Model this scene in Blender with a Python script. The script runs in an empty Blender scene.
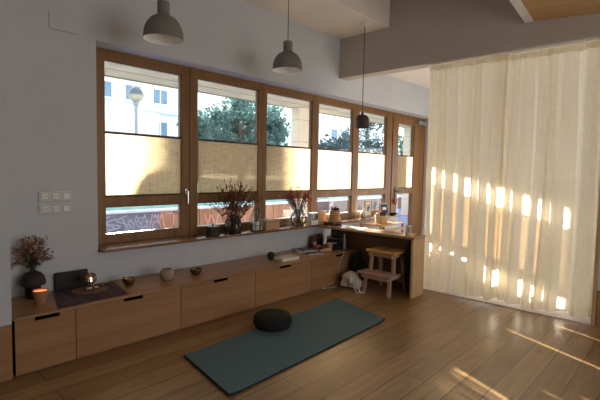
import bpy, bmesh, math, random
from mathutils import Vector, Matrix, noise
random.seed(7)
PI = math.pi
sc = bpy.context.scene
COL = sc.collection
R = random.uniform

# ------------------------------------------------------------------ materials
def new_mat(name):
    m = bpy.data.materials.new(name); m.use_nodes = True
    nt = m.node_tree
    return m, nt, nt.nodes['Principled BSDF'], nt.nodes['Material Output']

def N(nt, typ, **kw):
    n = nt.nodes.new(typ)
    for k, v in kw.items():
        if k.startswith('i_'):
            n.inputs[k[2:].replace('_', ' ')].default_value = v
        else:
            setattr(n, k, v)
    return n

def c4(c): return (c[0], c[1], c[2], 1)

def ramp(nt, stops):
    r = nt.nodes.new('ShaderNodeValToRGB')
    el = r.color_ramp.elements
    while len(el) < len(stops): el.new(0.5)
    for e, (p, c) in zip(el, stops):
        e.position = p; e.color = c4(c)
    return r

def mapped(nt, scale, coord='Object', rot=(0, 0, 0)):
    tc = nt.nodes.new('ShaderNodeTexCoord')
    mp = nt.nodes.new('ShaderNodeMapping')
    mp.inputs['Scale'].default_value = scale
    mp.inputs['Rotation'].default_value = rot
    nt.links.new(tc.outputs[coord], mp.inputs['Vector'])
    return mp

def plain(name, col, rough=0.6, var=0.12, scale=14, metal=0.0, spec=0.4, bump=0.0, coat=0.0):
    m, nt, b, o = new_mat(name)
    mp = mapped(nt, (1, 1, 1))
    nz = N(nt, 'ShaderNodeTexNoise', i_Scale=scale, i_Detail=4.0)
    nt.links.new(mp.outputs[0], nz.inputs['Vector'])
    lo = [max(0, c * (1 - var)) for c in col]; hi = [min(1, c * (1 + var)) for c in col]
    r = ramp(nt, [(0.3, lo), (0.7, hi)])
    nt.links.new(nz.outputs[0], r.inputs[0]); nt.links.new(r.outputs[0], b.inputs['Base Color'])
    b.inputs['Roughness'].default_value = rough
    b.inputs['Metallic'].default_value = metal
    b.inputs['Specular IOR Level'].default_value = spec
    b.inputs['Coat Weight'].default_value = coat
    if bump:
        bp = N(nt, 'ShaderNodeBump', i_Strength=bump, i_Distance=0.01)
        nt.links.new(nz.outputs[0], bp.inputs['Height']); nt.links.new(bp.outputs[0], b.inputs['Normal'])
    return m

def wood(name, c1, c2, axis=0, rough=0.45, scale=6, spec=0.35, coat=0.0):
    m, nt, b, o = new_mat(name)
    s = [scale * 2.2] * 3; s[axis] = scale * 0.16
    mp = mapped(nt, s)
    nz = N(nt, 'ShaderNodeTexNoise', i_Scale=1.0, i_Detail=6.0, i_Roughness=0.62, i_Distortion=0.6)
    nt.links.new(mp.outputs[0], nz.inputs['Vector'])
    s2 = [scale * 14] * 3; s2[axis] = scale * 0.4
    mp2 = mapped(nt, s2)
    n2 = N(nt, 'ShaderNodeTexNoise', i_Scale=1.0, i_Detail=3.0)
    nt.links.new(mp2.outputs[0], n2.inputs['Vector'])
    r = ramp(nt, [(0.28, c1), (0.72, c2)])
    nt.links.new(nz.outputs[0], r.inputs[0])
    r2 = ramp(nt, [(0.35, (0.88, 0.87, 0.86)), (0.6, (1, 1, 1))])
    nt.links.new(n2.outputs[0], r2.inputs[0])
    mx = N(nt, 'ShaderNodeMix', data_type='RGBA', blend_type='MULTIPLY'); mx.inputs[0].default_value = 1
    nt.links.new(r.outputs[0], mx.inputs[6]); nt.links.new(r2.outputs[0], mx.inputs[7])
    nt.links.new(mx.outputs[2], b.inputs['Base Color'])
    b.inputs['Roughness'].default_value = rough
    b.inputs['Specular IOR Level'].default_value = spec
    b.inputs['Coat Weight'].default_value = coat
    b.inputs['Coat Roughness'].default_value = 0.2
    return m

def floor_mat():
    m, nt, b, o = new_mat('oak_floorboards')
    mp = mapped(nt, (1, 1, 1))
    br = N(nt, 'ShaderNodeTexBrick', offset=0.37, offset_frequency=2)
    br.inputs['Scale'].default_value = 1.0
    br.inputs['Brick Width'].default_value = 1.9
    br.inputs['Row Height'].default_value = 0.19
    br.inputs['Mortar Size'].default_value = 0.0036
    br.inputs['Mortar Smooth'].default_value = 0.3
    br.inputs['Color1'].default_value = (0.265, 0.155, 0.066, 1)
    br.inputs['Color2'].default_value = (0.375, 0.23, 0.11, 1)
    br.inputs['Mortar'].default_value = (0.035, 0.019, 0.009, 1)
    nt.links.new(mp.outputs[0], br.inputs['Vector'])
    mp2 = mapped(nt, (1.1, 16, 1))
    nz = N(nt, 'ShaderNodeTexNoise', i_Scale=1.6, i_Detail=7.0, i_Roughness=0.6, i_Distortion=1.1)
    nt.links.new(mp2.outputs[0], nz.inputs['Vector'])
    r = ramp(nt, [(0.3, (0.66, 0.62, 0.58)), (0.62, (1.08, 1.06, 1.04))])
    nt.links.new(nz.outputs[0], r.inputs[0])
    mp3 = mapped(nt, (2.2, 6, 1))
    kn = N(nt, 'ShaderNodeTexVoronoi', i_Scale=0.9)
    nt.links.new(mp3.outputs[0], kn.inputs['Vector'])
    rk = ramp(nt, [(0.02, (0.35, 0.28, 0.22)), (0.10, (1, 1, 1))])
    nt.links.new(kn.outputs['Distance'], rk.inputs[0])
    mx = N(nt, 'ShaderNodeMix', data_type='RGBA', blend_type='MULTIPLY'); mx.inputs[0].default_value = 1
    nt.links.new(br.outputs['Color'], mx.inputs[6]); nt.links.new(r.outputs[0], mx.inputs[7])
    m2 = N(nt, 'ShaderNodeMix', data_type='RGBA', blend_type='MULTIPLY'); m2.inputs[0].default_value = 1
    nt.links.new(mx.outputs[2], m2.inputs[6]); nt.links.new(rk.outputs[0], m2.inputs[7])
    nt.links.new(m2.outputs[2], b.inputs['Base Color'])
    b.inputs['Roughness'].default_value = 0.32
    b.inputs['Specular IOR Level'].default_value = 0.5
    bp = N(nt, 'ShaderNodeBump', i_Strength=0.12, i_Distance=0.004)
    nt.links.new(nz.outputs[0], bp.inputs['Height']); nt.links.new(bp.outputs[0], b.inputs['Normal'])
    return m

def glass_mat(name, tint=(1, 1, 1), base=0.04, rough=0.0):
    m, nt, b, o = new_mat(name)
    nt.nodes.remove(b)
    tr = N(nt, 'ShaderNodeBsdfTransparent'); tr.inputs[0].default_value = c4(tint)
    gl = N(nt, 'ShaderNodeBsdfGlossy', i_Roughness=rough)
    fr = N(nt, 'ShaderNodeLayerWeight', i_Blend=0.12)
    mth = N(nt, 'ShaderNodeMath', operation='MULTIPLY_ADD')
    mth.inputs[1].default_value = 0.5; mth.inputs[2].default_value = base
    nt.links.new(fr.outputs['Fresnel'], mth.inputs[0])
    nz = N(nt, 'ShaderNodeTexNoise', i_Scale=0.6)
    mxx = N(nt, 'ShaderNodeMath', operation='MULTIPLY_ADD'); mxx.inputs[1].default_value = 0.01
    nt.links.new(nz.outputs[0], mxx.inputs[0]); nt.links.new(mth.outputs[0], mxx.inputs[2])
    mix = N(nt, 'ShaderNodeMixShader')
    nt.links.new(mxx.outputs[0], mix.inputs[0]); nt.links.new(tr.outputs[0], mix.inputs[1]); nt.links.new(gl.outputs[0], mix.inputs[2])
    nt.links.new(mix.outputs[0], o.inputs['Surface'])
    return m

def cloth_mat(name, col, transl, transp, wx=(1, 1, 1), weave=0.25, tcol=None, scale=1.0):
    """woven cloth: diffuse + translucent + holes between the threads"""
    m, nt, b, o = new_mat(name)
    nt.nodes.remove(b)
    mpa = mapped(nt, (wx[0] * 9 * scale, wx[1] * 9 * scale, wx[2] * 160 * scale))
    na = N(nt, 'ShaderNodeTexNoise', i_Scale=1.0, i_Detail=2.0)
    nt.links.new(mpa.outputs[0], na.inputs['Vector'])
    mpb = mapped(nt, (160 * scale, 160 * scale, 7 * scale))
    nb = N(nt, 'ShaderNodeTexNoise', i_Scale=1.0, i_Detail=2.0)
    nt.links.new(mpb.outputs[0], nb.inputs['Vector'])
    ad = N(nt, 'ShaderNodeMath', operation='ADD')
    nt.links.new(na.outputs[0], ad.inputs[0]); nt.links.new(nb.outputs[0], ad.inputs[1])
    mr = N(nt, 'ShaderNodeMapRange')
    mr.inputs[1].default_value = 0.75; mr.inputs[2].default_value = 1.25
    mr.inputs[3].default_value = 1 - weave; mr.inputs[4].default_value = 1 + weave
    nt.links.new(ad.outputs[0], mr.inputs[0])
    def tinted(c):
        v = N(nt, 'ShaderNodeVectorMath', operation='SCALE'); v.inputs[0].default_value = c
        nt.links.new(mr.outputs[0], v.inputs['Scale']); return v
    df = N(nt, 'ShaderNodeBsdfDiffuse'); nt.links.new(tinted(col).outputs[0], df.inputs[0])
    tl = N(nt, 'ShaderNodeBsdfTranslucent'); nt.links.new(tinted(tcol or col).outputs[0], tl.inputs[0])
    tp = N(nt, 'ShaderNodeBsdfTransparent'); tp.inputs[0].default_value = c4([min(1, c * 1.05) for c in (tcol or col)])
    m1 = N(nt, 'ShaderNodeMixShader'); m1.inputs[0].default_value = transl
    nt.links.new(df.outputs[0], m1.inputs[1]); nt.links.new(tl.outputs[0], m1.inputs[2])
    m2 = N(nt, 'ShaderNodeMixShader')
    mm = N(nt, 'ShaderNodeMath', operation='MULTIPLY'); mm.inputs[1].default_value = transp
    nt.links.new(mr.outputs[0], mm.inputs[0]); nt.links.new(mm.outputs[0], m2.inputs[0])
    nt.links.new(m1.outputs[0], m2.inputs[1]); nt.links.new(tp.outputs[0], m2.inputs[2])
    nt.links.new(m2.outputs[0], o.inputs['Surface'])
    return m

def stripes_mat(name, cols, axis=0, period=0.5, rough=0.95):
    m, nt, b, o = new_mat(name)
    mp = mapped(nt, (1 / period, 1 / period, 1 / period))
    sp = N(nt, 'ShaderNodeSeparateXYZ'); nt.links.new(mp.outputs[0], sp.inputs[0])
    fr = N(nt, 'ShaderNodeMath', operation='FRACT'); nt.links.new(sp.outputs[axis], fr.inputs[0])
    r = ramp(nt, [(i / len(cols), c) for i, c in enumerate(cols)]); r.color_ramp.interpolation = 'CONSTANT'
    nt.links.new(fr.outputs[0], r.inputs[0])
    nz = N(nt, 'ShaderNodeTexNoise', i_Scale=150.0)
    r2 = ramp(nt, [(0.3, (0.6, 0.6, 0.6)), (0.7, (1.1, 1.1, 1.1))]); nt.links.new(nz.outputs[0], r2.inputs[0])
    mx = N(nt, 'ShaderNodeMix', data_type='RGBA', blend_type='MULTIPLY'); mx.inputs[0].default_value = 1
    nt.links.new(r.outputs[0], mx.inputs[6]); nt.links.new(r2.outputs[0], mx.inputs[7])
    nt.links.new(mx.outputs[2], b.inputs['Base Color']); b.inputs['Roughness'].default_value = rough
    return m

def leaf_mat(name, c1, c2, transl=0.35, scale=3.0):
    m, nt, b, o = new_mat(name)
    nt.nodes.remove(b)
    mp = mapped(nt, (1, 1, 1))
    nz = N(nt, 'ShaderNodeTexNoise', i_Scale=scale, i_Detail=3.0); nt.links.new(mp.outputs[0], nz.inputs['Vector'])
    r = ramp(nt, [(0.35, c1), (0.65, c2)]); nt.links.new(nz.outputs[0], r.inputs[0])
    df = N(nt, 'ShaderNodeBsdfDiffuse'); tl = N(nt, 'ShaderNodeBsdfTranslucent')
    nt.links.new(r.outputs[0], df.inputs[0]); nt.links.new(r.outputs[0], tl.inputs[0])
    mx = N(nt, 'ShaderNodeMixShader'); mx.inputs[0].default_value = transl
    nt.links.new(df.outputs[0], mx.inputs[1]); nt.links.new(tl.outputs[0], mx.inputs[2])
    nt.links.new(mx.outputs[0], o.inputs['Surface'])
    return m

def emit_mat(name, col, strength):
    m, nt, b, o = new_mat(name)
    nz = N(nt, 'ShaderNodeTexNoise', i_Scale=30.0)
    r = ramp(nt, [(0.3, [c * 0.9 for c in col]), (0.7, col)]); nt.links.new(nz.outputs[0], r.inputs[0])
    nt.links.new(r.outputs[0], b.inputs['Emission Color']); nt.links.new(r.outputs[0], b.inputs['Base Color'])
    b.inputs['Emission Strength'].default_value = strength
    return m

M = {}
M['wall'] = plain('wall_plaster', (0.555, 0.570, 0.595), 0.9, 0.03, 3, bump=0.04)
M['ceil'] = plain('ceiling_plaster', (0.82, 0.77, 0.70), 0.9, 0.03, 3)  # warm bounce light is tinted into the ceiling colour
M['beam'] = plain('beam_plaster', (0.50, 0.45, 0.40), 0.9, 0.03, 3)
M['floor'] = floor_mat()
M['oak'] = wood('oak_veneer', (0.33, 0.165, 0.072), (0.42, 0.225, 0.105), 0, 0.5, 3, 0.25)
M['oak_top'] = wood('oak_worktop', (0.31, 0.155, 0.068), (0.40, 0.215, 0.10), 0, 0.32, 3, 0.4)
M['oak_v'] = wood('oak_veneer_upright', (0.48, 0.31, 0.15), (0.64, 0.44, 0.24), 2, 0.45, 5)
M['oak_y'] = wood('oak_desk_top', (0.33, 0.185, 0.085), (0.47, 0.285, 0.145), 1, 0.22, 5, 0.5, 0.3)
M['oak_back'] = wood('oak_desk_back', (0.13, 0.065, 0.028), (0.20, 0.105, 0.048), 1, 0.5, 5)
M['frame'] = wood('window_timber', (0.185, 0.085, 0.028), (0.31, 0.160, 0.060), 2, 0.4, 6)
M['frame_x'] = wood('window_timber_horizontal', (0.185, 0.085, 0.028), (0.31, 0.160, 0.060), 0, 0.4, 6)
M['sill'] = wood('sill_timber', (0.17, 0.08, 0.035), (0.27, 0.14, 0.065), 0, 0.25, 5, 0.5, 0.3)
M['ply'] = wood('plywood_ceiling', (0.44, 0.265, 0.12), (0.62, 0.41, 0.215), 1, 0.5, 3)
M['dark'] = plain('dark_interior', (0.012, 0.010, 0.009), 0.9)
M['glass'] = glass_mat('window_glass', (0.97, 0.985, 1.0))
M['jar_glass'] = glass_mat('vase_glass', (0.93, 0.94, 0.94), 0.05)
M['brown_glass'] = glass_mat('brown_vase_glass', (0.66, 0.56, 0.48), 0.07)
M['burlap'] = cloth_mat('burlap_blind', (0.66, 0.51, 0.34), 0.66, 0.30, weave=0.34, tcol=(0.84, 0.71, 0.53), scale=0.8)
M['curtain'] = cloth_mat('sheer_linen_curtain', (0.80, 0.73, 0.58), 0.60, 0.012, weave=0.06, tcol=(0.93, 0.87, 0.74), scale=1.2)
M['tape'] = cloth_mat('curtain_heading_cloth', (0.80, 0.72, 0.56), 0.6, 0.02, weave=0.05, tcol=(0.95, 0.88, 0.74))
M['grey_metal'] = plain('lamp_grey_silicone', (0.20, 0.185, 0.17), 0.6, 0.05)
M['lamp_in'] = plain('lamp_white_inside', (0.92, 0.92, 0.91), 0.5, 0.02)
M['brown_metal'] = plain('lamp_brown_metal', (0.055, 0.03, 0.022), 0.5, 0.1)
M['white'] = plain('white_paint', (0.8, 0.8, 0.78), 0.5, 0.03)
M['plate'] = plain('switch_plate_plastic', (0.52, 0.505, 0.485), 0.35, 0.02)
M['rocker'] = plain('switch_rocker_plastic', (0.66, 0.645, 0.62), 0.25, 0.02)
M['groove'] = plain('wall_crack_dark', (0.16, 0.14, 0.13), 0.9)
M['mat'] = plain('yoga_mat_rubber', (0.072, 0.138, 0.165), 0.75, 0.12, 40, bump=0.1)
M['black'] = plain('black_rubber', (0.012, 0.013, 0.014), 0.8)
M['zafu'] = plain('black_cushion_cloth', (0.014, 0.013, 0.012), 0.95, 0.3, 60, bump=0.2)
M['chrome'] = plain('chrome', (0.75, 0.75, 0.75), 0.2, 0.03, metal=1.0)
M['pine'] = wood('stool_timber', (0.40, 0.25, 0.17), (0.56, 0.38, 0.27), 2, 0.5, 8)
M['pine_seat'] = wood('stool_seat_timber', (0.62, 0.33, 0.085), (0.76, 0.45, 0.13), 1, 0.4, 8)
M['bagcloth'] = plain('cream_canvas', (0.74, 0.67, 0.56), 0.95, 0.08, 50, bump=0.3)
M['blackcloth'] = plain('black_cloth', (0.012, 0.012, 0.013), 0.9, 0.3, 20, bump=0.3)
M['clay_dark'] = plain('dark_clay', (0.035, 0.022, 0.018), 0.75, 0.2, 20)
M['terra'] = plain('terracotta', (0.42, 0.19, 0.10), 0.8, 0.1, 25)
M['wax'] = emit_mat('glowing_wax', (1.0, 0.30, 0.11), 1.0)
M['flame'] = emit_mat('candle_flame', (1.0, 0.80, 0.45), 9.0)
M['slate'] = plain('dark_slate', (0.022, 0.017, 0.017), 0.7, 0.3, 20)
M['brass'] = plain('aged_brass', (0.26, 0.145, 0.055), 0.35, 0.3, 30, metal=0.9)
M['brass_in'] = plain('bright_brass', (0.75, 0.48, 0.20), 0.3, 0.1, 30, metal=0.9)
M['bowl_dark'] = plain('dark_bronze', (0.15, 0.10, 0.055), 0.35, 0.3, 30, metal=0.8)
M['stoneware'] = plain('speckled_stoneware', (0.36, 0.27, 0.20), 0.8, 0.3, 90)
M['slice'] = plain('bark_wood_slice', (0.16, 0.075, 0.045), 0.7, 0.3, 18)
M['pebble'] = plain('pale_pebble', (0.50, 0.42, 0.34), 0.6, 0.2)
M['runner'] = stripes_mat('woven_striped_cloth', [(0.025, 0.03, 0.035), (0.16, 0.02, 0.085), (0.03, 0.035, 0.04), (0.12, 0.05, 0.04), (0.05, 0.055, 0.06), (0.13, 0.03, 0.08), (0.035, 0.05, 0.055), (0.15, 0.06, 0.05), (0.04, 0.04, 0.05), (0.09, 0.03, 0.05)], 0, 0.37)
M['green_ball'] = plain('moss_green', (0.022, 0.035, 0.014), 0.95, 0.5, 60, bump=0.6)
M['paper'] = plain('paper_pages', (0.72, 0.68, 0.62), 0.8, 0.05)
M['coverw'] = plain('pale_book_cover', (0.62, 0.53, 0.46), 0.5, 0.05)
M['mag1'] = plain('magazine_grey', (0.30, 0.28, 0.28), 0.3, 0.5, 12)
M['mag2'] = plain('magazine_dark', (0.06, 0.055, 0.06), 0.3, 0.5, 12)
M['red'] = plain('red_plastic', (0.40, 0.035, 0.03), 0.5, 0.15)
M['tan'] = plain('tan_card', (0.50, 0.33, 0.17), 0.8, 0.08)
M['straw'] = plain('straw_weave', (0.55, 0.38, 0.21), 0.9, 0.3, 60, bump=0.4)
M['appliance'] = plain('black_plastic', (0.007, 0.007, 0.008), 0.65, spec=0.2, var=0.1)
M['silver_ink'] = plain('silver_print', (0.45, 0.45, 0.45), 0.5, 0.02)
M['bottle'] = plain('milky_plastic', (0.55, 0.55, 0.56), 0.35, 0.04)
M['brownbox'] = plain('brown_card', (0.11, 0.06, 0.035), 0.8, 0.2)
M['greybox'] = plain('grey_brown_box', (0.13, 0.10, 0.09), 0.7, 0.2)
M['cable'] = plain('white_cable', (0.62, 0.60, 0.56), 0.5, 0.02)
M['wire'] = plain('dark_wire', (0.03, 0.028, 0.026), 0.4, 0.1, metal=0.6)
M['boxwood'] = wood('small_box_timber', (0.45, 0.25, 0.11), (0.60, 0.37, 0.18), 0, 0.45, 9)
M['darkwood'] = wood('dark_stained_timber', (0.05, 0.026, 0.015), (0.09, 0.05, 0.03), 0, 0.4, 9)
M['basket'] = plain('wicker', (0.46, 0.26, 0.13), 0.8, 0.35, 70, bump=0.5)
M['cone'] = plain('dark_cone', (0.03, 0.022, 0.018), 0.9, 0.4, 60)
M['candle'] = plain('cream_candle', (0.75, 0.73, 0.62), 0.6, 0.02)
M['yellow'] = plain('yellow_wax', (0.80, 0.62, 0.25), 0.6, 0.05)
M['signwhite'] = plain('white_box_card', (0.75, 0.74, 0.72), 0.6, 0.03)
M['ink'] = plain('dark_ink', (0.03, 0.03, 0.035), 0.7, 0.05)
M['stem'] = plain('dry_stem', (0.075, 0.045, 0.028), 0.9, 0.2)
M['leaf_red'] = leaf_mat('rust_leaves', (0.20, 0.042, 0.014), (0.42, 0.115, 0.035), 0.4, 30)
M['leaf_olive'] = leaf_mat('olive_leaves', (0.06, 0.062, 0.036), (0.14, 0.125, 0.075), 0.3, 30)
M['leaf_pink'] = leaf_mat('pink_dry_petals', (0.27, 0.11, 0.09), (0.46, 0.24, 0.19), 0.35, 40)
M['leaf_cream'] = leaf_mat('cream_dry_petals', (0.34, 0.24, 0.18), (0.55, 0.43, 0.33), 0.35, 40)
M['leaf_berry'] = leaf_mat('berry_red', (0.32, 0.05, 0.03), (0.55, 0.13, 0.07), 0.3, 30)
M['leaf_green'] = leaf_mat('dull_green_leaves', (0.05, 0.07, 0.03), (0.09, 0.11, 0.05), 0.3, 30)
# outdoors
M['tree1'] = leaf_mat('tree_leaves_haze_teal', (0.05, 0.12, 0.11), (0.14, 0.27, 0.25), 0.4, 0.9)  # distance haze put into the leaf colour as a teal shift
M['tree2'] = leaf_mat('tree_leaves_haze_blue', (0.045, 0.075, 0.085), (0.10, 0.155, 0.175), 0.4, 0.9)  # bluer leaf colour carrying the distance haze
M['bark'] = plain('bark', (0.10, 0.085, 0.075), 0.9, 0.3, 8)
M['facade'] = plain('pale_render', (0.80, 0.84, 0.86), 0.9, 0.04, 1)
M['facade2'] = plain('white_render', (0.92, 0.93, 0.93), 0.9, 0.02, 1)
M['ext_glass'] = plain('facade_window_glass', (0.16, 0.27, 0.38), 0.15, 0.2, 1)
M['ext_frame'] = plain('facade_window_frame', (0.80, 0.85, 0.88), 0.7, 0.03)
M['band'] = plain('facade_band', (0.48, 0.56, 0.62), 0.9, 0.05)
M['stone'] = plain('beige_stone', (0.82, 0.66, 0.40), 0.9, 0.10, 2.5, bump=0.1)
M['stone2'] = plain('pale_stone', (0.80, 0.70, 0.52), 0.9, 0.06, 2.5)
M['joint'] = plain('stone_joint', (0.28, 0.23, 0.17), 0.9, 0.05)
M['paving'] = plain('sky_tinted_paving', (0.22, 0.27, 0.50), 0.55, 0.10, 2)  # blue of shaded ground under open sky is put into the colour
M['turf'] = plain('teal_turf', (0.16, 0.30, 0.26), 0.95, 0.3, 3)
M['wallgrey'] = plain('grey_blue_wall', (0.20, 0.20, 0.24), 0.9, 0.25, 2)
M['walldark'] = plain('brown_brick_wall', (0.20, 0.135, 0.12), 0.9, 0.3, 3)
M['boards'] = wood('weathered_orange_boards', (0.36, 0.17, 0.09), (0.55, 0.30, 0.17), 2, 0.8, 3)
M['bounce_floor'] = plain('pale_bounce_floor', (0.80, 0.77, 0.71), 0.6, 0.06, 2)
M['cap'] = plain('pale_coping', (0.75, 0.78, 0.80), 0.8, 0.05)
M['spray_white'] = plain('white_spray_paint', (0.40, 0.42, 0.47), 0.8, 0.1)
M['spray_pink'] = plain('pink_spray_paint', (0.85, 0.38, 0.33), 0.8, 0.1)
M['post'] = plain('post_grey_metal', (0.25, 0.30, 0.33), 0.5, 0.1)
M['globe'] = plain('lamp_globe_smoked', (0.09, 0.11, 0.11), 0.2, 0.1)
M['globe_low'] = plain('lamp_globe_milky', (0.5, 0.46, 0.36), 0.3, 0.05)

# ------------------------------------------------------------------ mesh builder
class MB:
    def __init__(s): s.bm = bmesh.new()
    def _merge(s, b):
        me = bpy.data.meshes.new('t'); b.to_mesh(me); b.free(); s.bm.from_mesh(me); bpy.data.meshes.remove(me)
    def box(s, x0, x1, y0, y1, z0, z1, bev=0.0, mat=None):
        b = bmesh.new(); bmesh.ops.create_cube(b, size=1)
        bmesh.ops.scale(b, vec=(abs(x1 - x0), abs(y1 - y0), abs(z1 - z0)), verts=b.verts)
        if bev: bmesh.ops.bevel(b, geom=b.edges[:], offset=bev, segments=2, affect='EDGES', profile=0.6)
        bmesh.ops.translate(b, vec=((x0 + x1) / 2, (y0 + y1) / 2, (z0 + z1) / 2), verts=b.verts)
        if mat is not None: bmesh.ops.transform(b, matrix=mat, verts=b.verts)
        s._merge(b); return s
    def lathe(s, prof, c=(0, 0, 0), n=32, sx=1, sy=1):
        rings = []
        for r, z in prof:
            if r < 1e-5: rings.append([s.bm.verts.new((c[0], c[1], c[2] + z))])
            else: rings.append([s.bm.verts.new((c[0] + sx * r * math.cos(2 * PI * i / n), c[1] + sy * r * math.sin(2 * PI * i / n), c[2] + z)) for i in range(n)])
        for a, b in zip(rings, rings[1:]):
            for i in range(n):
                j = (i + 1) % n
                if len(a) == 1 and len(b) == 1: break
                if len(a) == 1: s.bm.faces.new((a[0], b[j], b[i]))
                elif len(b) == 1: s.bm.faces.new((a[i], a[j], b[0]))
                else: s.bm.faces.new((a[i], a[j], b[j], b[i]))
        return s
    def tube(s, pts, r, n=8, cap=True):
        pts = [Vector(p) for p in pts]
        rs = r if isinstance(r, (list, tuple)) else [r] * len(pts)
        rings = []; up = Vector((0.13, 0.21, 0.97))
        for i, p in enumerate(pts):
            d = (pts[min(i + 1, len(pts) - 1)] - pts[max(i - 1, 0)]).normalized()
            a = d.cross(up)
            if a.length < 1e-3: a = d.cross(Vector((1, 0, 0)))
            a.normalize(); b = d.cross(a).normalized()
            rings.append([s.bm.verts.new(p + rs[i] * (a * math.cos(2 * PI * k / n) + b * math.sin(2 * PI * k / n))) for k in range(n)])
        for a, b in zip(rings, rings[1:]):
            for k in range(n): s.bm.faces.new((a[k], a[(k + 1) % n], b[(k + 1) % n], b[k]))
        if cap:
            s.bm.faces.new(rings[0]); s.bm.faces.new(rings[-1])
        return s
    def prism(s, poly, f0, f1):
        """poly: 2d points; f0/f1 map a 2d point to 3d on both faces"""
        a = [s.bm.verts.new(f0(*p)) for p in poly]; b = [s.bm.verts.new(f1(*p)) for p in poly]
        s.bm.faces.new(a); s.bm.faces.new(b[::-1])
        for i in range(len(poly)):
            j = (i + 1) % len(poly); s.bm.faces.new((a[i], b[i], b[j], a[j]))
        return s
    def quad(s, *p):
        s.bm.faces.new([s.bm.verts.new(q) for q in p]); return s
    def ball(s, c, r, sub=2, sq=(1, 1, 1)):
        b = bmesh.new(); bmesh.ops.create_icosphere(b, subdivisions=sub, radius=1)
        bmesh.ops.scale(b, vec=(r * sq[0], r * sq[1], r * sq[2]), verts=b.verts)
        bmesh.ops.translate(b, vec=c, verts=b.verts); s._merge(b); return s
    def leaf(s, p, d, l, w, tw=0.0):
        d = Vector(d).normalized(); a = d.cross(Vector((R(-1, 1), R(-1, 1), R(-1, 1))))
        if a.length < 1e-3: a = d.orthogonal()
        a.normalize(); p = Vector(p); nrm = d.cross(a)
        s.quad(p, p + d * l * 0.5 + a * w, p + d * l + nrm * l * 0.1, p + d * l * 0.5 - a * w); return s
    def build(s, name, mat, parent=None, smooth=False, off=None):
        bmesh.ops.recalc_face_normals(s.bm, faces=s.bm.faces[:])
        if off is None:
            if parent is not None:
                off = Vector((0, 0, 0)); p = parent
                while p is not None: off = off + Vector(p.location); p = p.parent
            else:
                vs = s.bm.verts
                xs = [v.co.x for v in vs]; ys = [v.co.y for v in vs]; zs = [v.co.z for v in vs]
                off = Vector(((min(xs) + max(xs)) / 2, (min(ys) + max(ys)) / 2, min(zs)))
        else: off = Vector(off)
        bmesh.ops.translate(s.bm, vec=-off, verts=s.bm.verts)
        me = bpy.data.meshes.new(name); s.bm.to_mesh(me); s.bm.free()
        me.materials.append(mat if not isinstance(mat, str) else M[mat])
        if smooth:
            me.shade_smooth()
            try: me.set_sharp_from_angle(angle=math.radians(smooth if smooth is not True else 40))
            except Exception: pass
        o = bpy.data.objects.new(name, me); COL.objects.link(o)
        if parent is not None: o.parent = parent
        else: o.location = off
        return o

def tag(o, label, cat, group=None, kind=None):
    if label: o['label'] = label
    if cat: o['category'] = cat
    if group: o['group'] = group
    if kind: o['kind'] = kind
    return o
def thing(name, label, cat, loc=(0, 0, 0), group=None):
    o = bpy.data.objects.new(name, None); COL.objects.link(o); o.location = loc; o.empty_display_size = 0.1
    return tag(o, label, cat, group)
def struct(mb, name, mat, label, cat, smooth=False):
    return tag(mb.build(name, mat, smooth=smooth), label, cat, None, 'structure')
def box(*a, **k): return MB().box(*a, **k)

# ------------------------------------------------------------------ the room shell
YW = 4.055          # inner face of the window wall
YF = 4.27           # inner face of the window frames
XB = 5.17           # face of the big cross beam
struct(box(-3.2, 8.9, -3.2, 4.055, -0.12, 0.0), 'floor', 'floor', 'oak plank floor running towards the curtained end', 'floor')

w = MB()
w.box(-3.2, 1.625, YW, 4.40, 0, 3.7)
w.box(1.625, 7.03, YW, 4.40, 0, 0.718)
w.box(1.625, XB, YW, 4.40, 2.645, 3.7)
w.box(XB, 8.40, YW, 4.40, 2.645, 3.3)
w.box(8.40, 8.9, YW, 4.40, 0, 3.3)
struct(w, 'wall_back', 'wall', 'grey plaster wall holding the long row of timber windows', 'wall')
struct(box(-3.2, 0.80, 3.49, YW, 0.39, 4.3), 'wall_left', 'wall', 'grey wall pier at the far left edge of the photo', 'wall')
struct(box(-3.2, 0.795, 3.475, 3.50, 0, 0.39), 'baseboard_left', 'oak', 'tall oak panel along the foot of the left wall pier', 'baseboard')
struct(box(-3.2, -3.0, -3.2, 3.6, 0, 4.3), 'wall_side', 'wall', 'side wall behind the viewer', 'wall')
w = MB(); w.box(-3.2, -2.4, -3.2, -3.0, 0, 4.3); w.box(-2.4, 1.0, -3.2, -3.0, 0, 4.3); w.box(1.0, 4.8, -3.2, -3.0, 0, 0.3); w.box(1.0, 4.8, -3.2, -3.0, 2.9, 4.3); w.box(4.8, 5.45, -3.2, -3.0, 0, 4.3); w.box(8.6, 8.9, -3.2, -3.0, 0, 4.3); w.box(5.45, 8.6, -3.2, -3.0, 0, .15); w.box(5.45, 8.6, -3.2, -3.0, 3.1, 4.3)  # unseen openings added to brighten the room and the right-hand frames
struct(w, 'wall_front', 'wall', 'wall behind the viewer with openings added to let in fill light', 'wall')
struct(box(5.40, 8.7, -3.0, 4.05, 0.0, 0.006), 'floor_bounce_pale', 'bounce_floor', 'pale floor added behind the curtain to bounce sun onto it', 'floor')  # pale layer added to bounce sun onto the curtain back
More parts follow.
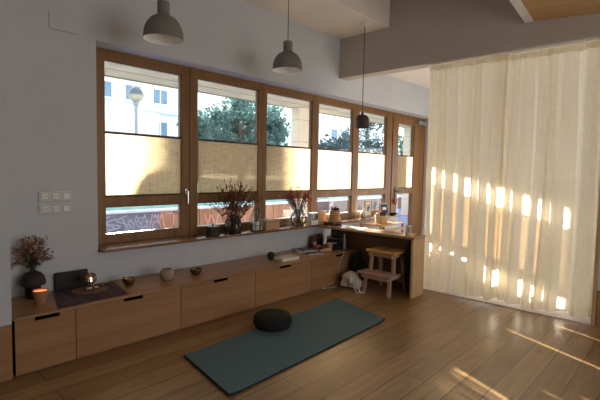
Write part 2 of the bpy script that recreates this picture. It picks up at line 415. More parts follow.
# the beam, its wall and the lower ceiling behind it
w = MB(); w.box(XB, 5.36, -3.2, YW, 2.905, 4.3)
struct(w, 'wall_beam', 'beam', 'deep taupe beam crossing the room above the curtain', 'beam')
struct(box(XB + 0.02, 5.36, -3.2, 0.70, 0.36, 2.905), 'wall_right', 'wall', 'grey wall right of the curtain at the photo edge', 'wall')
struct(box(XB, 5.355, -3.2, 0.695, 0, 0.36), 'baseboard_right', 'oak', 'oak panel at the foot of the wall right of the curtain', 'baseboard')
struct(box(XB - 0.005, 5.36, 0.70, 0.735, 0, 2.9), 'trim_2', 'oak_v', 'thin oak jamb beside the right edge of the curtain', 'trim')
struct(box(5.16, 5.40, 0.74, 3.2, 0.0, 0.008), 'trim_1', 'coverw', 'pale floor track under the curtain', 'trim')
struct(box(5.36, 8.9, -3.2, YW, 3.19, 3.3), 'ceiling_lower', 'ceil', 'lower white ceiling of the space behind the beam', 'ceiling')
struct(MB().box(8.7, 8.9, -3.2, 1.6, 0, 3.19).box(8.7, 8.9, 1.6, 3.6, 0, .25).box(8.7, 8.9, 1.6, 3.6, 2.1, 3.19).box(8.7, 8.9, 3.6, YW, 0, 3.19), 'wall_far', 'wall', 'end wall of the space behind the curtain', 'wall')  # unseen opening added so sky light glows through the curtain
w = MB(); w.box(-3.2, XB, 3.215, YW, 3.48, 4.3)
struct(w, 'ceiling_soffit', 'ceil', 'dropped ceiling strip along the window wall', 'ceiling')
struct(box(-3.2, 8.9, -3.2, YW, 4.3, 4.4), 'ceiling', 'ceil', 'high ceiling of the main room', 'ceiling')
# sloping plywood canopy with a white edge, upper right
def ply_z(x, y): return 3.169 + (XB - x) * 0.155 - (1.416 - y) * 0.089
P = [(2.4, 1.416), (XB, 1.416), (XB, -1.2), (2.4, -1.2)]
w = MB(); w.prism(P, lambda x, y: (x, y, ply_z(x, y)), lambda x, y: (x, y, ply_z(x, y) + 0.05))
struct(w, 'ceiling_plywood', 'ply', 'sloping plywood ceiling panel at top right', 'ceiling')
P = [(2.4, 1.505), (XB, 1.505), (XB, 1.417), (2.4, 1.417)]
w = MB(); w.prism(P, lambda x, y: (x, y, ply_z(x, 1.416) - 0.004), lambda x, y: (x, y, ply_z(x, 1.416) + 0.12))
struct(w, 'trim_3', 'white', 'white painted edge strip of the plywood ceiling panel', 'trim')
# hairline L-shaped mark high on the wall
w = MB(); w.box(1.2435, 1.2475, YW - 0.002, YW + 0.01, 2.665, 2.79); w.box(1.2435, 1.46, YW - 0.002, YW + 0.01, 2.655, 2.659)
struct(w, 'trim_4', 'groove', 'thin dark L-shaped hairline mark high on the wall', 'wall mark')
# sill board
w = box(1.632, 6.99, 3.962, YF + 0.01, 0.724, 0.750, bev=0.003)
struct(w, 'trim_5', 'sill', 'long oak window sill board under the windows', 'window sill')

# ------------------------------------------------------------------ windows
def window(idx, x0, x1, g0, g1, label, handle=None, bottom=0.75):
    fr = MB(); y0, y1 = YF, YF + 0.075
    zt, gt, tr1, tr0, gb = 2.645, 2.552, 1.215, 1.12, (0.834 if idx == 1 else 0.822)
    fr.box(x0, g0, y0, y1, bottom, zt, 0.004); fr.box(g1, x1, y0, y1, bottom, zt, 0.004)
    fr.box(g0, g1, y0 + .002, y1, gt, zt, 0.004); fr.box(g0, g1, y0 + .002, y1, tr0, tr1, 0.004); fr.box(g0, g1, y0 + .002, y1, bottom, gb, 0.004)
    o = fr.build('window_%d' % idx, 'frame'); tag(o, label, 'window', None, 'structure')
    s = MB()                                                     # slim stop beads round both panes
    for a, b in ((tr1, gt), (gb, tr0)):
        s.box(g0, g0 + .012, y0 + .02, y0 + .06, a, b); s.box(g1 - .012, g1, y0 + .02, y0 + .06, a, b)
        s.box(g0, g1, y0 + .02, y0 + .06, a, a + .012); s.box(g0, g1, y0 + .02, y0 + .06, b - .012, b)
    s.build('glazing_bead', 'frame_x', o)
    box(g0, g1, y0 + .045, y0 + .049, tr1, gt).build('pane', 'glass', o)
    box(g0, g1, y0 + .045, y0 + .049, gb, tr0).build('pane', 'glass', o)
    if x1 - g1 > 0.09:                                           # joint line where two frames meet
        box(x1 - .004, x1 + .004, y0 - .003, y0 + .01, bottom, zt).build('cover_strip', 'darkwood', o)
    if handle:
        h = MB(); hx, hz = handle
        h.box(hx - .014, hx + .014, y0 - .012, y0 + .002, hz - .035, hz + .035, .003)
        h.tube([(hx, y0 - .012, hz), (hx, y0 - .045, hz)], .009, 8)
        h.tube([(hx, y0 - .045, hz + .01), (hx, y0 - .045, hz - .13)], [.010, .008], 8)
        h.build('handle', 'chrome', o, True)
    return o
WN = [(1, 1.63, 2.737, 1.786, 2.637, 'leftmost timber window, largest pane with street lamp outside'),
      (2, 2.741, 3.848, 2.845, 3.778, 'second timber window from left, rust bouquet on its sill'),
      (3, 3.852, 4.908, 3.919, 4.838, 'third timber window from left, stone pillar outside'),
      (4, 4.912, 5.948, 4.984, 5.866, 'fourth timber window from left, above the desk end'),
      (5, 5.952, 6.986, 6.037, 6.914, 'fifth timber window, last one before the glazed door')]
for i, a, b, c, d, l in WN:
    window(i, a, b, c, d, l, (2.69, 1.25) if i == 1 else None)
# glazed door at the end of the row
d = MB(); y0, y1 = YF, YF + .075
d.box(6.99, 7.10, y0, y1, 0, 2.645, .004); d.box(8.14, 8.40, y0, y1, 0, 2.645, .004); d.box(7.10, 8.14, y0, y1, 2.58, 2.645, .004)
dr = tag(d.build('door_1', 'frame'), 'glazed timber door at the right end of the window row', 'door', None, 'structure')
lf = MB(); yl = y0 - .012
lf.box(7.105, 7.306, yl, y1, 0.01, 2.575, .004); lf.box(7.928, 8.135, yl, y1, 0.01, 2.575, .004)
for a, b in ((2.46, 2.575), (1.11, 1.215), (0.01, 0.22)): lf.box(7.306, 7.928, yl + .002, y1, a, b, .004)
lf = lf.build('door_leaf', 'frame', dr)
box(7.306, 7.928, y0 + .04, y0 + .044, 1.215, 2.46).build('pane', 'glass', lf)
box(7.306, 7.928, y0 + .04, y0 + .044, 0.22, 1.11).build('pane', 'glass', lf)
h = MB(); h.box(7.20, 7.235, yl - .012, yl, 1.04, 1.24, .003); h.tube([(7.217, yl - .012, 1.17), (7.217, yl - .05, 1.17), (7.33, yl - .05, 1.17)], .009)
h.build('handle', 'wire', lf, True)
c = MB(); c.box(8.0, 8.36, yl - .05, yl, 2.50, 2.57, .004); c.build('door_closer', 'post', lf)
orn = MB()
pts = []
for k in range(24):
    t = 2 * PI * k / 24
    pts.append((0.055 * math.sin(t) ** 3, 0.048 * (math.cos(t) - 0.38 * math.cos(2 * t) - 0.14 * math.cos(3 * t) - 0.07 * math.cos(4 * t))))
orn.prism([(7.215 + a, 0.98 + 1.15 * b) for a, b in pts], lambda a, b: (a, yl - .045, b), lambda a, b: (a, yl - .018, b))
ho = orn.build('heart_ornament', 'red')
tag(ho, 'red heart ornament hanging from the glazed door handle', 'ornament')
MB().tube([(7.215, yl - .034, 1.02), (7.222, yl - .052, 1.10), (7.228, yl - .052, 1.182)], .003, 6).build('hanging_loop', 'wire', ho)

def blind(name_label, g0, g1, y):
    t = thing('window_blind', name_label, 'blind', ((g0 + g1) / 2, y, 1.22), 'burlap blinds in the windows')
    box(g0 + .013, g1 - .013, y - .0015, y + .0015, 1.228, 1.845).build('burlap_fabric', 'burlap', t)
    box(g0 + .005, g1 - .005, y - .008, y + .008, 1.838, 1.862, .003).build('top_rail', 'darkwood', t)
    box(g0 + .005, g1 - .005, y - .007, y + .007, 1.217, 1.234, .003).build('bottom_rail', 'darkwood', t)
BL = ['pale burlap blind in leftmost window, below the street lamp view', 'burlap blind in second window from left, behind the rust bouquet',
      'burlap blind in third window from left, behind the red berry twigs', 'bright sunlit burlap blind in fourth window from left', 'burlap blind in fifth window, beside the glazed door']
for (i, a, b, c, d, l), lb in zip(WN, BL): blind(lb, c, d, YF + .012)
blind('narrow burlap blind in the glazed door', 7.306, 7.928, YF + .006)

# ------------------------------------------------------------------ wall switches
for z0, lb in ((1.207, 'upper of two grey switch plates on left wall'), (1.099, 'lower of two grey switch plates on left wall')):
    t = thing('switch_plate', lb, 'light switch', (1.269, YW, z0), 'switch plates on the left wall')
    box(1.141, 1.397, YW - .009, YW - .0005, z0, z0 + .086, .003).build('plate', 'plate', t)
    for k in range(3):
        cx = 1.184 + .085 * k
        r = box(cx - .025, cx + .025, YW - .014, YW - .008, z0 + .018, z0 + .068, .003).build('rocker', 'rocker', t)
        if (k == 0 and z0 < 1.15):
            MB().tube([(cx - .012, YW - .0150, z0 + .043), (cx - .012, YW - .0136, z0 + .043)], .005, 8).build('socket_hole', 'black', r)
            MB().tube([(cx + .012, YW - .0150, z0 + .043), (cx + .012, YW - .0136, z0 + .043)], .005, 8).build('socket_hole', 'black', r)
        elif k < 2:
            box(cx - .026, cx + .026, YW - .0148, YW - .0135, z0 + .042, z0 + .044).build('rocker_gap', 'groove', r)

# ------------------------------------------------------------------ storage bench
BT = 0.43
fronts = [(0.815, 1.223, 0.944, 1.111, 'narrow oak bench cabinet at the left end, beside the wall pier'),
          (1.223, 2.147, 1.605, 1.773, 'second oak bench cabinet from left, below the small brass bowl'),
          (2.147, 3.067, 2.519, 2.692, 'third oak bench cabinet from left, behind the yoga mat corner'),
          (3.067, 3.990, 3.438, 3.620, 'fourth oak bench cabinet from left, behind the black cushion'),
          (3.990, 4.925, 4.479, 4.653, 'oak bench cabinet at the right end, running under the desk')]
for a, b, h0, h1, lb in fronts:
    t = thing('bench_cabinet', lb, 'cabinet', ((a + b) / 2, 3.77, 0), 'oak cabinets of the long bench')
    cb = MB()
    cb.box(a + .002, a + .018, 3.515, 4.05, 0.0, .41); cb.box(b - .018, b - .002, 3.515, 4.05, 0.0, .41)
    cb.box(a + .018, b - .018, 3.515, 4.05, 0.0, .03); cb.box(a + .018, b - .018, 4.03, 4.05, .03, .41)
    cb.build('carcass', 'dark', t)
    f = MB(); z1, zn = .409, .378
    f.prism([(a + .003, .006), (b - .003, .006), (b - .003, z1), (h1, z1), (h1, zn), (h0, zn), (h0, z1), (a + .003, z1)],
            lambda x, z: (x, 3.49, z), lambda x, z: (x, 3.512, z))
    f.build('drawer_front', 'oak', t)
for a, b, lb in ((0.805, 2.140, 'left oak worktop board of the bench, carrying vase and striped cloth'), (2.143, 4.928, 'long right oak worktop board of the bench, carrying ball and magazines')):
    o = box(a, b, 3.472, 4.053, .411, BT, .002).build('worktop', 'oak_top'); tag(o, lb, 'worktop', 'bench worktop boards')

# ------------------------------------------------------------------ desk at the end of the bench
DZ = .745
t = thing('desk', 'narrow oak desk standing at right angles to the windows over the stool', 'desk', (4.80, 3.2, 0))
box(4.655, 4.95, 2.46, 3.950, DZ - .032, DZ, .002).build('desk_top', 'oak_y', t)
box(4.66, 4.945, 2.465, 2.497, 0.0, DZ - .033, .002).build('end_panel', 'oak_v', t)
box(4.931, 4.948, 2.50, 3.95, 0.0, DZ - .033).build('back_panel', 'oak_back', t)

# step stool
t = thing('step_stool', 'two-step wooden stool with honey-coloured seat under the desk', 'stool', (4.66, 2.86, 0))
def leg(p0, p1, w0, w1):
    m = MB(); v = []
    for (x, y, z) in (p0, p1):
        v.append([m.bm.verts.new((x + sx * w0 / 2, y + sy * w1 / 2, z)) for sx, sy in ((-1, -1), (1, -1), (1, 1), (-1, 1))])
    m.bm.faces.new(v[0]); m.bm.faces.new(v[1])
    for k in range(4): m.bm.faces.new((v[0][k], v[0][(k + 1) % 4], v[1][(k + 1) % 4], v[1][k]))
    return m
for yy, yt in ((2.69, 2.715), (3.05, 3.025)):
    leg((4.50, yy, 0), (4.545, (yy + yt) / 2, .243), .032, .04).build('leg', 'pine', t)
    leg((4.90, yy, 0), (4.835, yt, .508), .032, .04).build('leg', 'pine', t)
    leg((4.62, (yy + yt) / 2, .243), (4.64, yt, .508), .032, .04).build('upright', 'pine', t)
box(4.43, 4.66, 2.63, 3.11, .243, .268, .005).build('step', 'pine', t)
box(4.56, 4.88, 2.655, 3.075, .508, .538, .006).build('seat', 'pine_seat', t)
a = MB(); a.box(4.57, 4.86, 2.70, 2.72, .455, .508); a.box(4.57, 4.86, 3.02, 3.04, .455, .508); a.box(4.60, 4.62, 2.70, 3.04, .455, .508)
a.build('apron', 'pine', t)
b = MB(); b.box(4.875, 4.895, 2.70, 3.04, .11, .15); b.box(4.46, 4.87, 2.69, 2.705, .195, .243); b.box(4.46, 4.87, 3.035, 3.05, .195, .243); b.box(4.445, 4.462, 2.68, 3.06, .195, .243)
b.build('stretcher', 'pine', t)

# black cloth bag hanging inside the end panel
m = MB()
nx, nz = 12, 18
def blob(cx, cy, z0, z1, rx, ry, seed, amp, n=26, k=16, top=0.6, flat=0.0):
    mm = MB(); prof = []
    rings = []
    for j in range(k + 1):
        v = j / k; z = z0 + (z1 - z0) * v
        rr = min(1, (v / .10) ** .5 if v < .10 else 1) * (1 if v < top else math.sqrt(max(0.0, 1 - ((v - top) / (1 - top)) ** 2)) * .85 + .15)
        ring = []
        for i in range(n):
            a_ = 2 * PI * i / n
            p = Vector((math.cos(a_) * 1.7, math.sin(a_) * 1.7, z * 9 + seed))
            q = 1 + amp * noise.noise(p)
            ring.append(mm.bm.verts.new((cx + rx * rr * q * math.cos(a_), cy + ry * rr * q * math.sin(a_), z)))
        rings.append(ring)
    for A, B in zip(rings, rings[1:]):
        for i in range(n): mm.bm.faces.new((A[i], A[(i + 1) % n], B[(i + 1) % n], B[i]))
    mm.bm.faces.new(rings[0]); mm.bm.faces.new(rings[-1])
    return mm
o = blob(4.815, 2.570, .004, .69, .095, .062, 3, .30, top=.75).build('black_bag', 'blackcloth', smooth=60)
tag(o, 'tall limp black cloth bag against the inside of the desk end panel', 'bag')
MB().tube([(4.76, 2.555, .66), (4.77, 2.53, .70), (4.79, 2.505, .704), (4.80, 2.54, .69), (4.80, 2.56, .66)], .006, 6).build('strap', 'blackcloth', o)
# white canvas bag on the floor
m = blob(4.53, 3.26, .003, .22, .105, .13, 11, .85, n=18, k=9, top=.20)
o = m.build('canvas_bag', 'bagcloth', smooth=22)
tag(o, 'slumped cream canvas bag on the floor beside the step stool', 'bag')
MB().tube([(4.46, 3.14, .13), (4.42, 3.10, .12), (4.40, 3.06, .05), (4.40, 3.03, .010), (4.43, 2.99, .012)], .010, 8).build('strap', 'bagcloth', o, True)
MB().tube([(4.44, 3.18, .10), (4.39, 3.12, .06), (4.37, 3.07, .012), (4.40, 3.0, .011)], .009, 8).build('strap', 'bagcloth', o, True)

o = blob(4.80, 3.365, .004, .41, .115, .095, 17, .30, n=28, k=16, top=.12).build('black_mass', 'blackcloth', smooth=60)  # lumpy black mass at the bench end, loop on top
tag(o, 'black rounded mass at the bench end under the desk', 'bag')
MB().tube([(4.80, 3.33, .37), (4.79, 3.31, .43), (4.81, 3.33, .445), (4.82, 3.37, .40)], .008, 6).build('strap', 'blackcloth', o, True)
# ------------------------------------------------------------------ yoga mat, cushion
def mat_grid(c, zfun, nu=40, nv=14, th=.006):
    """c: four corners A,B,C,D (A-B short side, A-D long side)"""
    A, B, C_, D = [Vector(p) for p in c]; m = MB(); top = []; bot = []
    for i in range(nu + 1):
        rt, rb = [], []
        for j in range(nv + 1):
            u, v = i / nu, j / nv
            p = (A * (1 - v) + B * v) * (1 - u) + (D * (1 - v) + C_ * v) * u
            # rounded corners
            z = zfun(u, v)
            rt.append(m.bm.verts.new((p.x, p.y, z + th))); rb.append(m.bm.verts.new((p.x, p.y, z)))
        top.append(rt); bot.append(rb)
    for i in range(nu):
        for j in range(nv):
            m.bm.faces.new((top[i][j], top[i + 1][j], top[i + 1][j + 1], top[i][j + 1]))
            m.bm.faces.new((bot[i][j], bot[i][j + 1], bot[i + 1][j + 1], bot[i + 1][j]))
    for i in range(nu):
        m.bm.faces.new((top[i][0], bot[i][0], bot[i + 1][0], top[i + 1][0])); m.bm.faces.new((top[i][nv], top[i + 1][nv], bot[i + 1][nv], bot[i][nv]))
    for j in range(nv):
        m.bm.faces.new((top[0][j], top[0][j + 1], bot[0][j + 1], bot[0][j])); m.bm.faces.new((top[nu][j], bot[nu][j], bot[nu][j + 1], top[nu][j + 1]))
    return m
MC = [(1.845, 2.945, 0), (1.715, 2.20, 0), (3.742, 2.275, 0), (3.946, 3.068, 0)]
def mz(u, v): return .013 + .012 * math.exp(-((u) / .03) ** 2) * (0.4 + 0.6 * v) + .014 * math.exp(-((1 - u) / .03) ** 2)
o = mat_grid(MC, mz, th=.004).build('yoga_mat', 'mat', smooth=True)
tag(o, 'dark teal yoga mat unrolled on the floor in front of the bench', 'yoga mat')
mat_grid([(1.841, 2.949, 0), (1.710, 2.195, 0), (3.747, 2.270, 0), (3.950, 3.072, 0)], lambda u, v: .001 + (mz(u, v) - .013), th=.012).build('underside', 'black', o)
lg = MB()
for k in range(3):
    a_ = k * PI / 3; ca, sa = math.cos(a_), math.sin(a_)
    lg.box(-.021, .021, -.005, .005, 0.0, .0008, mat=Matrix.Translation((1.768, 2.243, .0200)) @ Matrix.Rotation(a_, 4, 'Z'))
lg.build('logo', 'white', o)
cs = MB(); prof = []
H, RR = .12, .187
cs.lathe([(0, 0), (RR * .80, 0), (RR * .93, .012), (RR * .995, .045), (RR, .062), (RR * .985, .085), (RR * .93, .108), (RR * .82, .120), (RR * .45, .126), (0, .122)], (2.80, 2.93, .0175), 48)
o = cs.build('meditation_cushion', 'zafu', smooth=60); tag(o, 'round black meditation cushion on the edge of the yoga mat', 'cushion')
MB().lathe([(RR * .995, .040), (RR * 1.008, .043), (RR * 1.008, .047), (RR * .995, .050), (RR * .99, .045), (RR * .995, .040)], (2.80, 2.93, .0175), 48).build('seam_piping', 'black', o, True)

# ------------------------------------------------------------------ curtain
def curtain(y0, y1, xc, nf, seed, label, zt=2.875, hem=0.012, sweep=0.0):
    """gathered sheer panel; y0 is the right edge seen from the room"""
    t = thing('curtain', label, 'curtain', (xc, (y0 + y1) / 2, 0), 'sheer curtains under the beam')
    rnd = random.Random(seed); nu, nv = 330, 48
    ph = [rnd.uniform(0, 6.28) for _ in range(8)]
    ws = [rnd.uniform(.35, 1.9) for _ in range(nf)]; tot = sum(ws)
    am = [rnd.uniform(.45, 1.25) * min(1.2, .55 + .5 * w_) for w_ in ws]
    edges = [0]
    for w_ in ws: edges.append(edges[-1] + w_ / tot)
    def fold(u):
        u = min(max(u, 0), .99999)
        for k in range(nf):
            if u <= edges[k + 1]:
                q = (u - edges[k]) / (edges[k + 1] - edges[k])
                a0, a1 = am[k], am[(k + 1) % nf]
                return (k + q) * 2 * PI, a0 * (1 - q) + a1 * q
        return nf * 2 * PI, am[-1]
    W_ = y1 - y0; m = MB(); g = []
    for j in range(nv + 1):
        v = j / nv; fl = 1 - v; row = []
        for i in range(nu + 1):
            u = i / nu
            sh = .030 * math.sin(2.2 * fl + ph[0] + 3 * u) * min(fl * 2, 1)
            th, a = fold(u + sh * u * (1 - u) * 4)
            amp = a * (.022 + .016 * min(1, fl * 1.6) + .010 * fl)
            x = amp * math.sin(th) + .004 * math.sin(3.3 * th + ph[1]) + .010 * fl * math.sin(2 * PI * 2.4 * u + ph[2])
            y = y0 + W_ * u + (W_ / nf / (2 * PI)) * (1.15 * math.sin(th + 2.2) + .35 * math.sin(2 * th + ph[5])) * (.55 + .5 * fl) * min(a, 1.0) * min(1, 12 * u, 12 * (1 - u))
            flare = max(0, (fl - .80) / .20)
            x -= .075 * flare ** 1.6 * (.55 + .45 * math.sin(2 * PI * 1.6 * u + ph[3]))
            y += sweep * fl ** 2 * (u - .5)
            zb = hem + .015 * (1 + math.sin(2 * PI * 1.3 * u + ph[4])) + .010 * (1 + math.sin(th))
            z = zb + (zt - zb) * v
            row.append(m.bm.verts.new((xc + x, y, z)))
        g.append(row)
    for j in range(nv):
        for i in range(nu): m.bm.faces.new((g[j][i], g[j][i + 1], g[j + 1][i + 1], g[j + 1][i]))
    m.build('drape', 'curtain', t, 80)
    h = MB(); g = []
    for j in range(7):                      # gathered heading with a soft scalloped lower edge
        v = j / 6; row = []
        for i in range(nu + 1):
            u = i / nu; th, a = fold(u)
            x = a * .012 * math.sin(th) - .014 - .010 * math.sin(v * PI) + .003 * math.sin(4 * th)
            z = 2.886 - .065 * v - (.014 * abs(math.sin(2 * PI * 3.2 * u + ph[4])) * v)
            row.append(h.bm.verts.new((xc + x, y0 + W_ * u, z)))
        g.append(row)
    for j in range(6):
        for i in range(nu): h.bm.faces.new((g[j][i], g[j][i + 1], g[j + 1][i + 1], g[j + 1][i]))
    h.build('gathered_heading', 'tape', t, 80)
    return t
curtain(1.68, 2.625, 5.235, 7, 6, 'left sheer cream curtain panel hanging next to the desk', sweep=-.04)
curtain(0.75, 1.745, 5.312, 7, 15, 'right sheer cream curtain panel reaching the right wall', sweep=.03)
rail = MB(); rail.box(5.205, 5.345, 0.74, 2.66, 2.889, 2.904, .002)
tag(rail.build('curtain_rail', 'white'), 'slim white curtain rail fixed under the taupe beam', 'curtain rail')

# ------------------------------------------------------------------ pendant lamps
def pendant(x, y, zr, label, ztop):
    t = thing('pendant_lamp', label, 'pendant lamp', (x, y, zr), 'big grey pendant lamps')
    r = .1625
    outer = [(r, 0), (r * 1.0, .01), (r * .985, .055), (r * .93, .095), (r * .82, .135), (r * .64, .170), (r * .42, .192), (r * .32, .203), (.050, .215), (.050, .305), (.046, .310), (.012, .312), (0, .312)]
    inner = [(r, 0), (r - .005, .002), (r * .955, .055), (r * .90, .090), (r * .79, .128), (r * .60, .160), (.05, .185), (0, .187)]
    MB().lathe(outer, (x, y, zr), 48).build('shade', 'grey_metal', t, 35)
    MB().lathe(inner, (x, y, zr), 48).build('inner_lining', 'lamp_in', t, 35)
    MB().lathe([(0, -.02), (.02, -.014), (.03, .005), (.03, .03), (.018, .06), (.014, .09), (0, .09)], (x, y, zr + .075), 20).build('bulb', 'candle', t, True)
    MB().tube([(x, y, zr + .31), (x, y, ztop)], .004, 8).build('cord', 'wire', t)
    MB().lathe([(0, -.03), (.048, -.03), (.05, -.026), (.05, 0), (0, 0)], (x, y, ztop), 28).build('ceiling_rose', 'grey_metal', t, 35)
pendant(1.905, 3.37, 2.585, 'grey dome pendant lamp nearest the left, cut by the top edge', 3.48)
pendant(3.385, 3.37, 2.60, 'grey dome pendant lamp hanging before the second and third windows', 3.48)
x, y, z = 4.82, 3.37, 2.105
t = thing('pendant_lamp', 'small dark brown pendant lamp hanging in front of the fourth window', 'pendant lamp', (x, y, z))
MB().lathe([(.093, 0), (.096, .006), (.098, .03), (.097, .09), (.09, .125), (.074, .153), (.05, .170), (.02, .176), (0, .177)], (x, y, z), 40).build('shade', 'brown_metal', t, 35)
MB().lathe([(.093, 0), (.09, .004), (.091, .09), (.068, .148), (.02, .168), (0, .169)], (x, y, z), 40).build('inner_lining', 'brown_metal', t, 35)
MB().lathe([(0, .177), (.017, .177), (.022, .187), (.019, .200), (.010, .208), (0, .209)], (x, y, z), 20).build('knob', 'brown_metal', t, True)
MB().lathe([(0, 0), (.022, .006), (.028, .03), (.016, .06), (.014, .10), (0, .10)], (x, y, z + .045), 18).build('bulb', 'candle', t, True)
MB().tube([(x, y, z + .205), (x, y, 3.48)], .005, 8).build('cord', 'brown_metal', t)
MB().lathe([(0, -.045), (.058, -.045), (.06, -.04), (.06, 0), (0, 0)], (x, y, 3.48), 28).build('ceiling_rose', 'white', t, 35)

# ------------------------------------------------------------------ flowers helpers
def stem_pts(base, top, sag=.03, n=6):
    b, t_ = Vector(base), Vector(top); out = []
    mid = Vector((b.x + (t_.x - b.x) * .30, b.y + (t_.y - b.y) * .30, b.z + (t_.z - b.z) * .62))
    for i in range(n + 1):
        s = i / n; out.append(b * (1 - s) ** 2 + mid * 2 * s * (1 - s) + t_ * s * s)
    return out

# mushroom-shaped vase with dried flowers
vx, vy = 1.06, 3.95
v = MB().lathe([(0, 0), (.058, 0), (.060, .006), (.056, .10), (.056, .112), (.084, .106), (.093, .112), (.092, .14), (.080, .178), (.055, .205), (.034, .212), (.034, .218), (.022, .218), (.020, .19), (0, .19)], (vx, vy, BT), 36)
o = v.build('mushroom_vase', 'clay_dark', smooth=35); tag(o, 'dark mushroom-shaped vase with dried flowers at left end of bench', 'vase')
t = thing('dried_flowers', 'dusty pink dried flowers standing in the dark mushroom-shaped vase', 'dried flowers', (vx, vy, BT + .20))
st, gr, pk, cr = MB(), MB(), MB(), MB()
for k in range(46):
    a = R(0, 2 * PI); rr = R(.01, .135) ; h = R(.15, .27) if rr < .1 else R(.10, .20)
    tp = (vx + rr * math.cos(a) , vy + min(.085, rr * .7 * math.sin(a)), BT + .21 + h)
    ps = stem_pts((vx + R(-.010, .010), vy + R(-.010, .010), BT + .197), tp)
    st.tube(ps, .0018, 5)
    for q in range(11):
        p = ps[-1] + Vector((R(-.026, .026), R(-.02, .02), R(-.035, .03)))
        (pk if random.random() < .62 else cr).leaf(p, (R(-1, 1), R(-1, 1), R(-.3, 1)), R(.018, .034), R(.007, .012))
    if k % 3 == 0:
        for q in range(4):
            p = ps[2 + q % 3]; gr.leaf(p, (R(-1, 1), R(-.6, .6), R(-.4, .8)), R(.03, .06), .006)
for sx in (-1, 1):                                                # drooping sprays at the sides
    for k in range(3):
        p0 = Vector((vx + sx * .012, vy - .01, BT + .20)); tip = Vector((vx + sx * R(.13, .165), vy - R(.0, .04), BT + R(.26, .33)))
        mid = Vector((vx + sx * .09, vy - .02, BT + .36)); ps = [p0 * (1 - s) ** 2 + mid * 2 * s * (1 - s) + tip * s * s for s in [i / 7 for i in range(8)]]
        st.tube(ps, .0018, 5)
        for p in ps[3:]:
            for q in range(4): (cr if q % 2 else pk).leaf(p + Vector((R(-.01, .01), R(-.01, .01), R(-.01, .01))), (R(-1, 1), R(-1, 1), R(-1, .4)), R(.012, .024), .006)
st.build('stems', 'stem', t); gr.build('leaves', 'leaf_green', t); pk.build('pink_petals', 'leaf_pink', t); cr.build('cream_petals', 'leaf_cream', t)

# terracotta cup with a burning candle
cx, cy = 1.05, 3.73
o = MB().lathe([(0, 0), (.030, 0), (.033, .004), (.043, .05), (.054, .098), (.057, .108), (.053, .108), (.047, .085), (0, .085)], (cx, cy, BT), 32).build('candle_cup', 'terra', smooth=35)
tag(o, 'terracotta cup with glowing candle at left end of bench', 'candle')
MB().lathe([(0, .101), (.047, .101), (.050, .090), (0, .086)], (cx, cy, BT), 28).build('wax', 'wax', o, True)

# slate block leaning on the wall
o = box(1.245, 1.515, 4.012, 4.045, BT, BT + .155, .004).build('slate_block', 'slate')
tag(o, 'dark rectangular slate block standing against the wall behind the tray', 'slate block')
MB().lathe([(.034, 0), (.038, .003), (.034, .006), (.030, .003), (.034, 0)], (0, 0, 0), 24).build('carved_ring', 'clay_dark', o, True, off=(0, 0, 0)).matrix_local = Matrix.Translation((.03, -.0155, .085)) @ Matrix.Rotation(PI / 2, 4, 'X')

# striped woven cloth
c = MB(); nu, nv = 36, 22; g = []
A, B, C_, D = Vector((1.105, 3.50, 0)), Vector((1.655, 3.52, 0)), Vector((1.725, 3.985, 0)), Vector((1.235, 4.0, 0))
for i in range(nu + 1):
    row = []
    for j in range(nv + 1):
        u, v_ = i / nu, j / nv
        p = (A * (1 - v_) + D * v_) * (1 - u) + (B * (1 - v_) + C_ * v_) * u
        row.append((p.x, p.y, BT + .002 + .0012 * (1 + noise.noise(Vector((u * 6, v_ * 6, 2))))))
    g.append(row)
for lay in (0, .002):
    vs = [[c.bm.verts.new((p[0], p[1], p[2] + lay)) for p in row] for row in g]
    for i in range(nu):
        for j in range(nv): c.bm.faces.new((vs[i][j], vs[i + 1][j], vs[i + 1][j + 1], vs[i][j + 1]))
o = c.build('woven_cloth', 'runner'); tag(o, 'striped dark woven cloth lying on the bench under the wooden tray', 'cloth')
fg = MB()
for k in range(30):
    s = k / 29
    p = B * (1 - s) + C_ * s; fg.tube([(p.x, p.y, BT + .004), (p.x + .012, p.y + R(-.003, .003), BT + .003)], .0013, 4)
    p = A * (1 - s) + D * s; fg.tube([(p.x, p.y, BT + .004), (p.x - .010, p.y + R(-.003, .003), BT + .003)], .0013, 4)
fg.build('fringe', 'runner', o)

# live-edge wood slice tray, tealight holder, pebbles
n = 40; pl = []
for k in range(n):
    a = 2 * PI * k / n; q = 1 + .10 * noise.noise(Vector((math.cos(a) * 1.8, math.sin(a) * 1.8, 5)))
    pl.append((1.452 + .150 * q * math.cos(a), 3.80 + .098 * q * math.sin(a)))
tz = BT + .008
w = MB().prism(pl, lambda x, y: (x, y, tz), lambda x, y: (x, y, tz + .022))
o = w.build('wood_slice_tray', 'slice'); tag(o, 'oval dark wood slice tray on the striped cloth', 'tray')
MB().prism([((x - 1.452) * .88 + 1.452, (y - 3.80) * .88 + 3.80) for x, y in pl], lambda x, y: (x, y, tz + .0215), lambda x, y: (x, y, tz + .0235)).build('heartwood', 'brownbox', o)
tt = tz + .024
hx, hy = 1.470, 3.835
t = thing('tealight_holder', 'round pierced brass tealight holder glowing on the wood tray', 'candle holder', (hx, hy, tt))
MB().lathe([(0, 0), (.030, 0), (.034, .006), (.016, .016), (.014, .03), (.020, .035), (0, .035)], (hx, hy, tt), 24).build('foot', 'brass', t, True)
gb = MB()
for k in range(11):                                               # pierced globe from curved ribs and hoops
    a = 2 * PI * k / 11
    gb.tube([(hx + .047 * math.sin(PI * s / 8) * math.cos(a + .5 * s / 8), hy + .047 * math.sin(PI * s / 8) * math.sin(a + .5 * s / 8), tt + .079 - .047 * math.cos(PI * s / 8)) for s in range(1, 8)], .0042, 6)
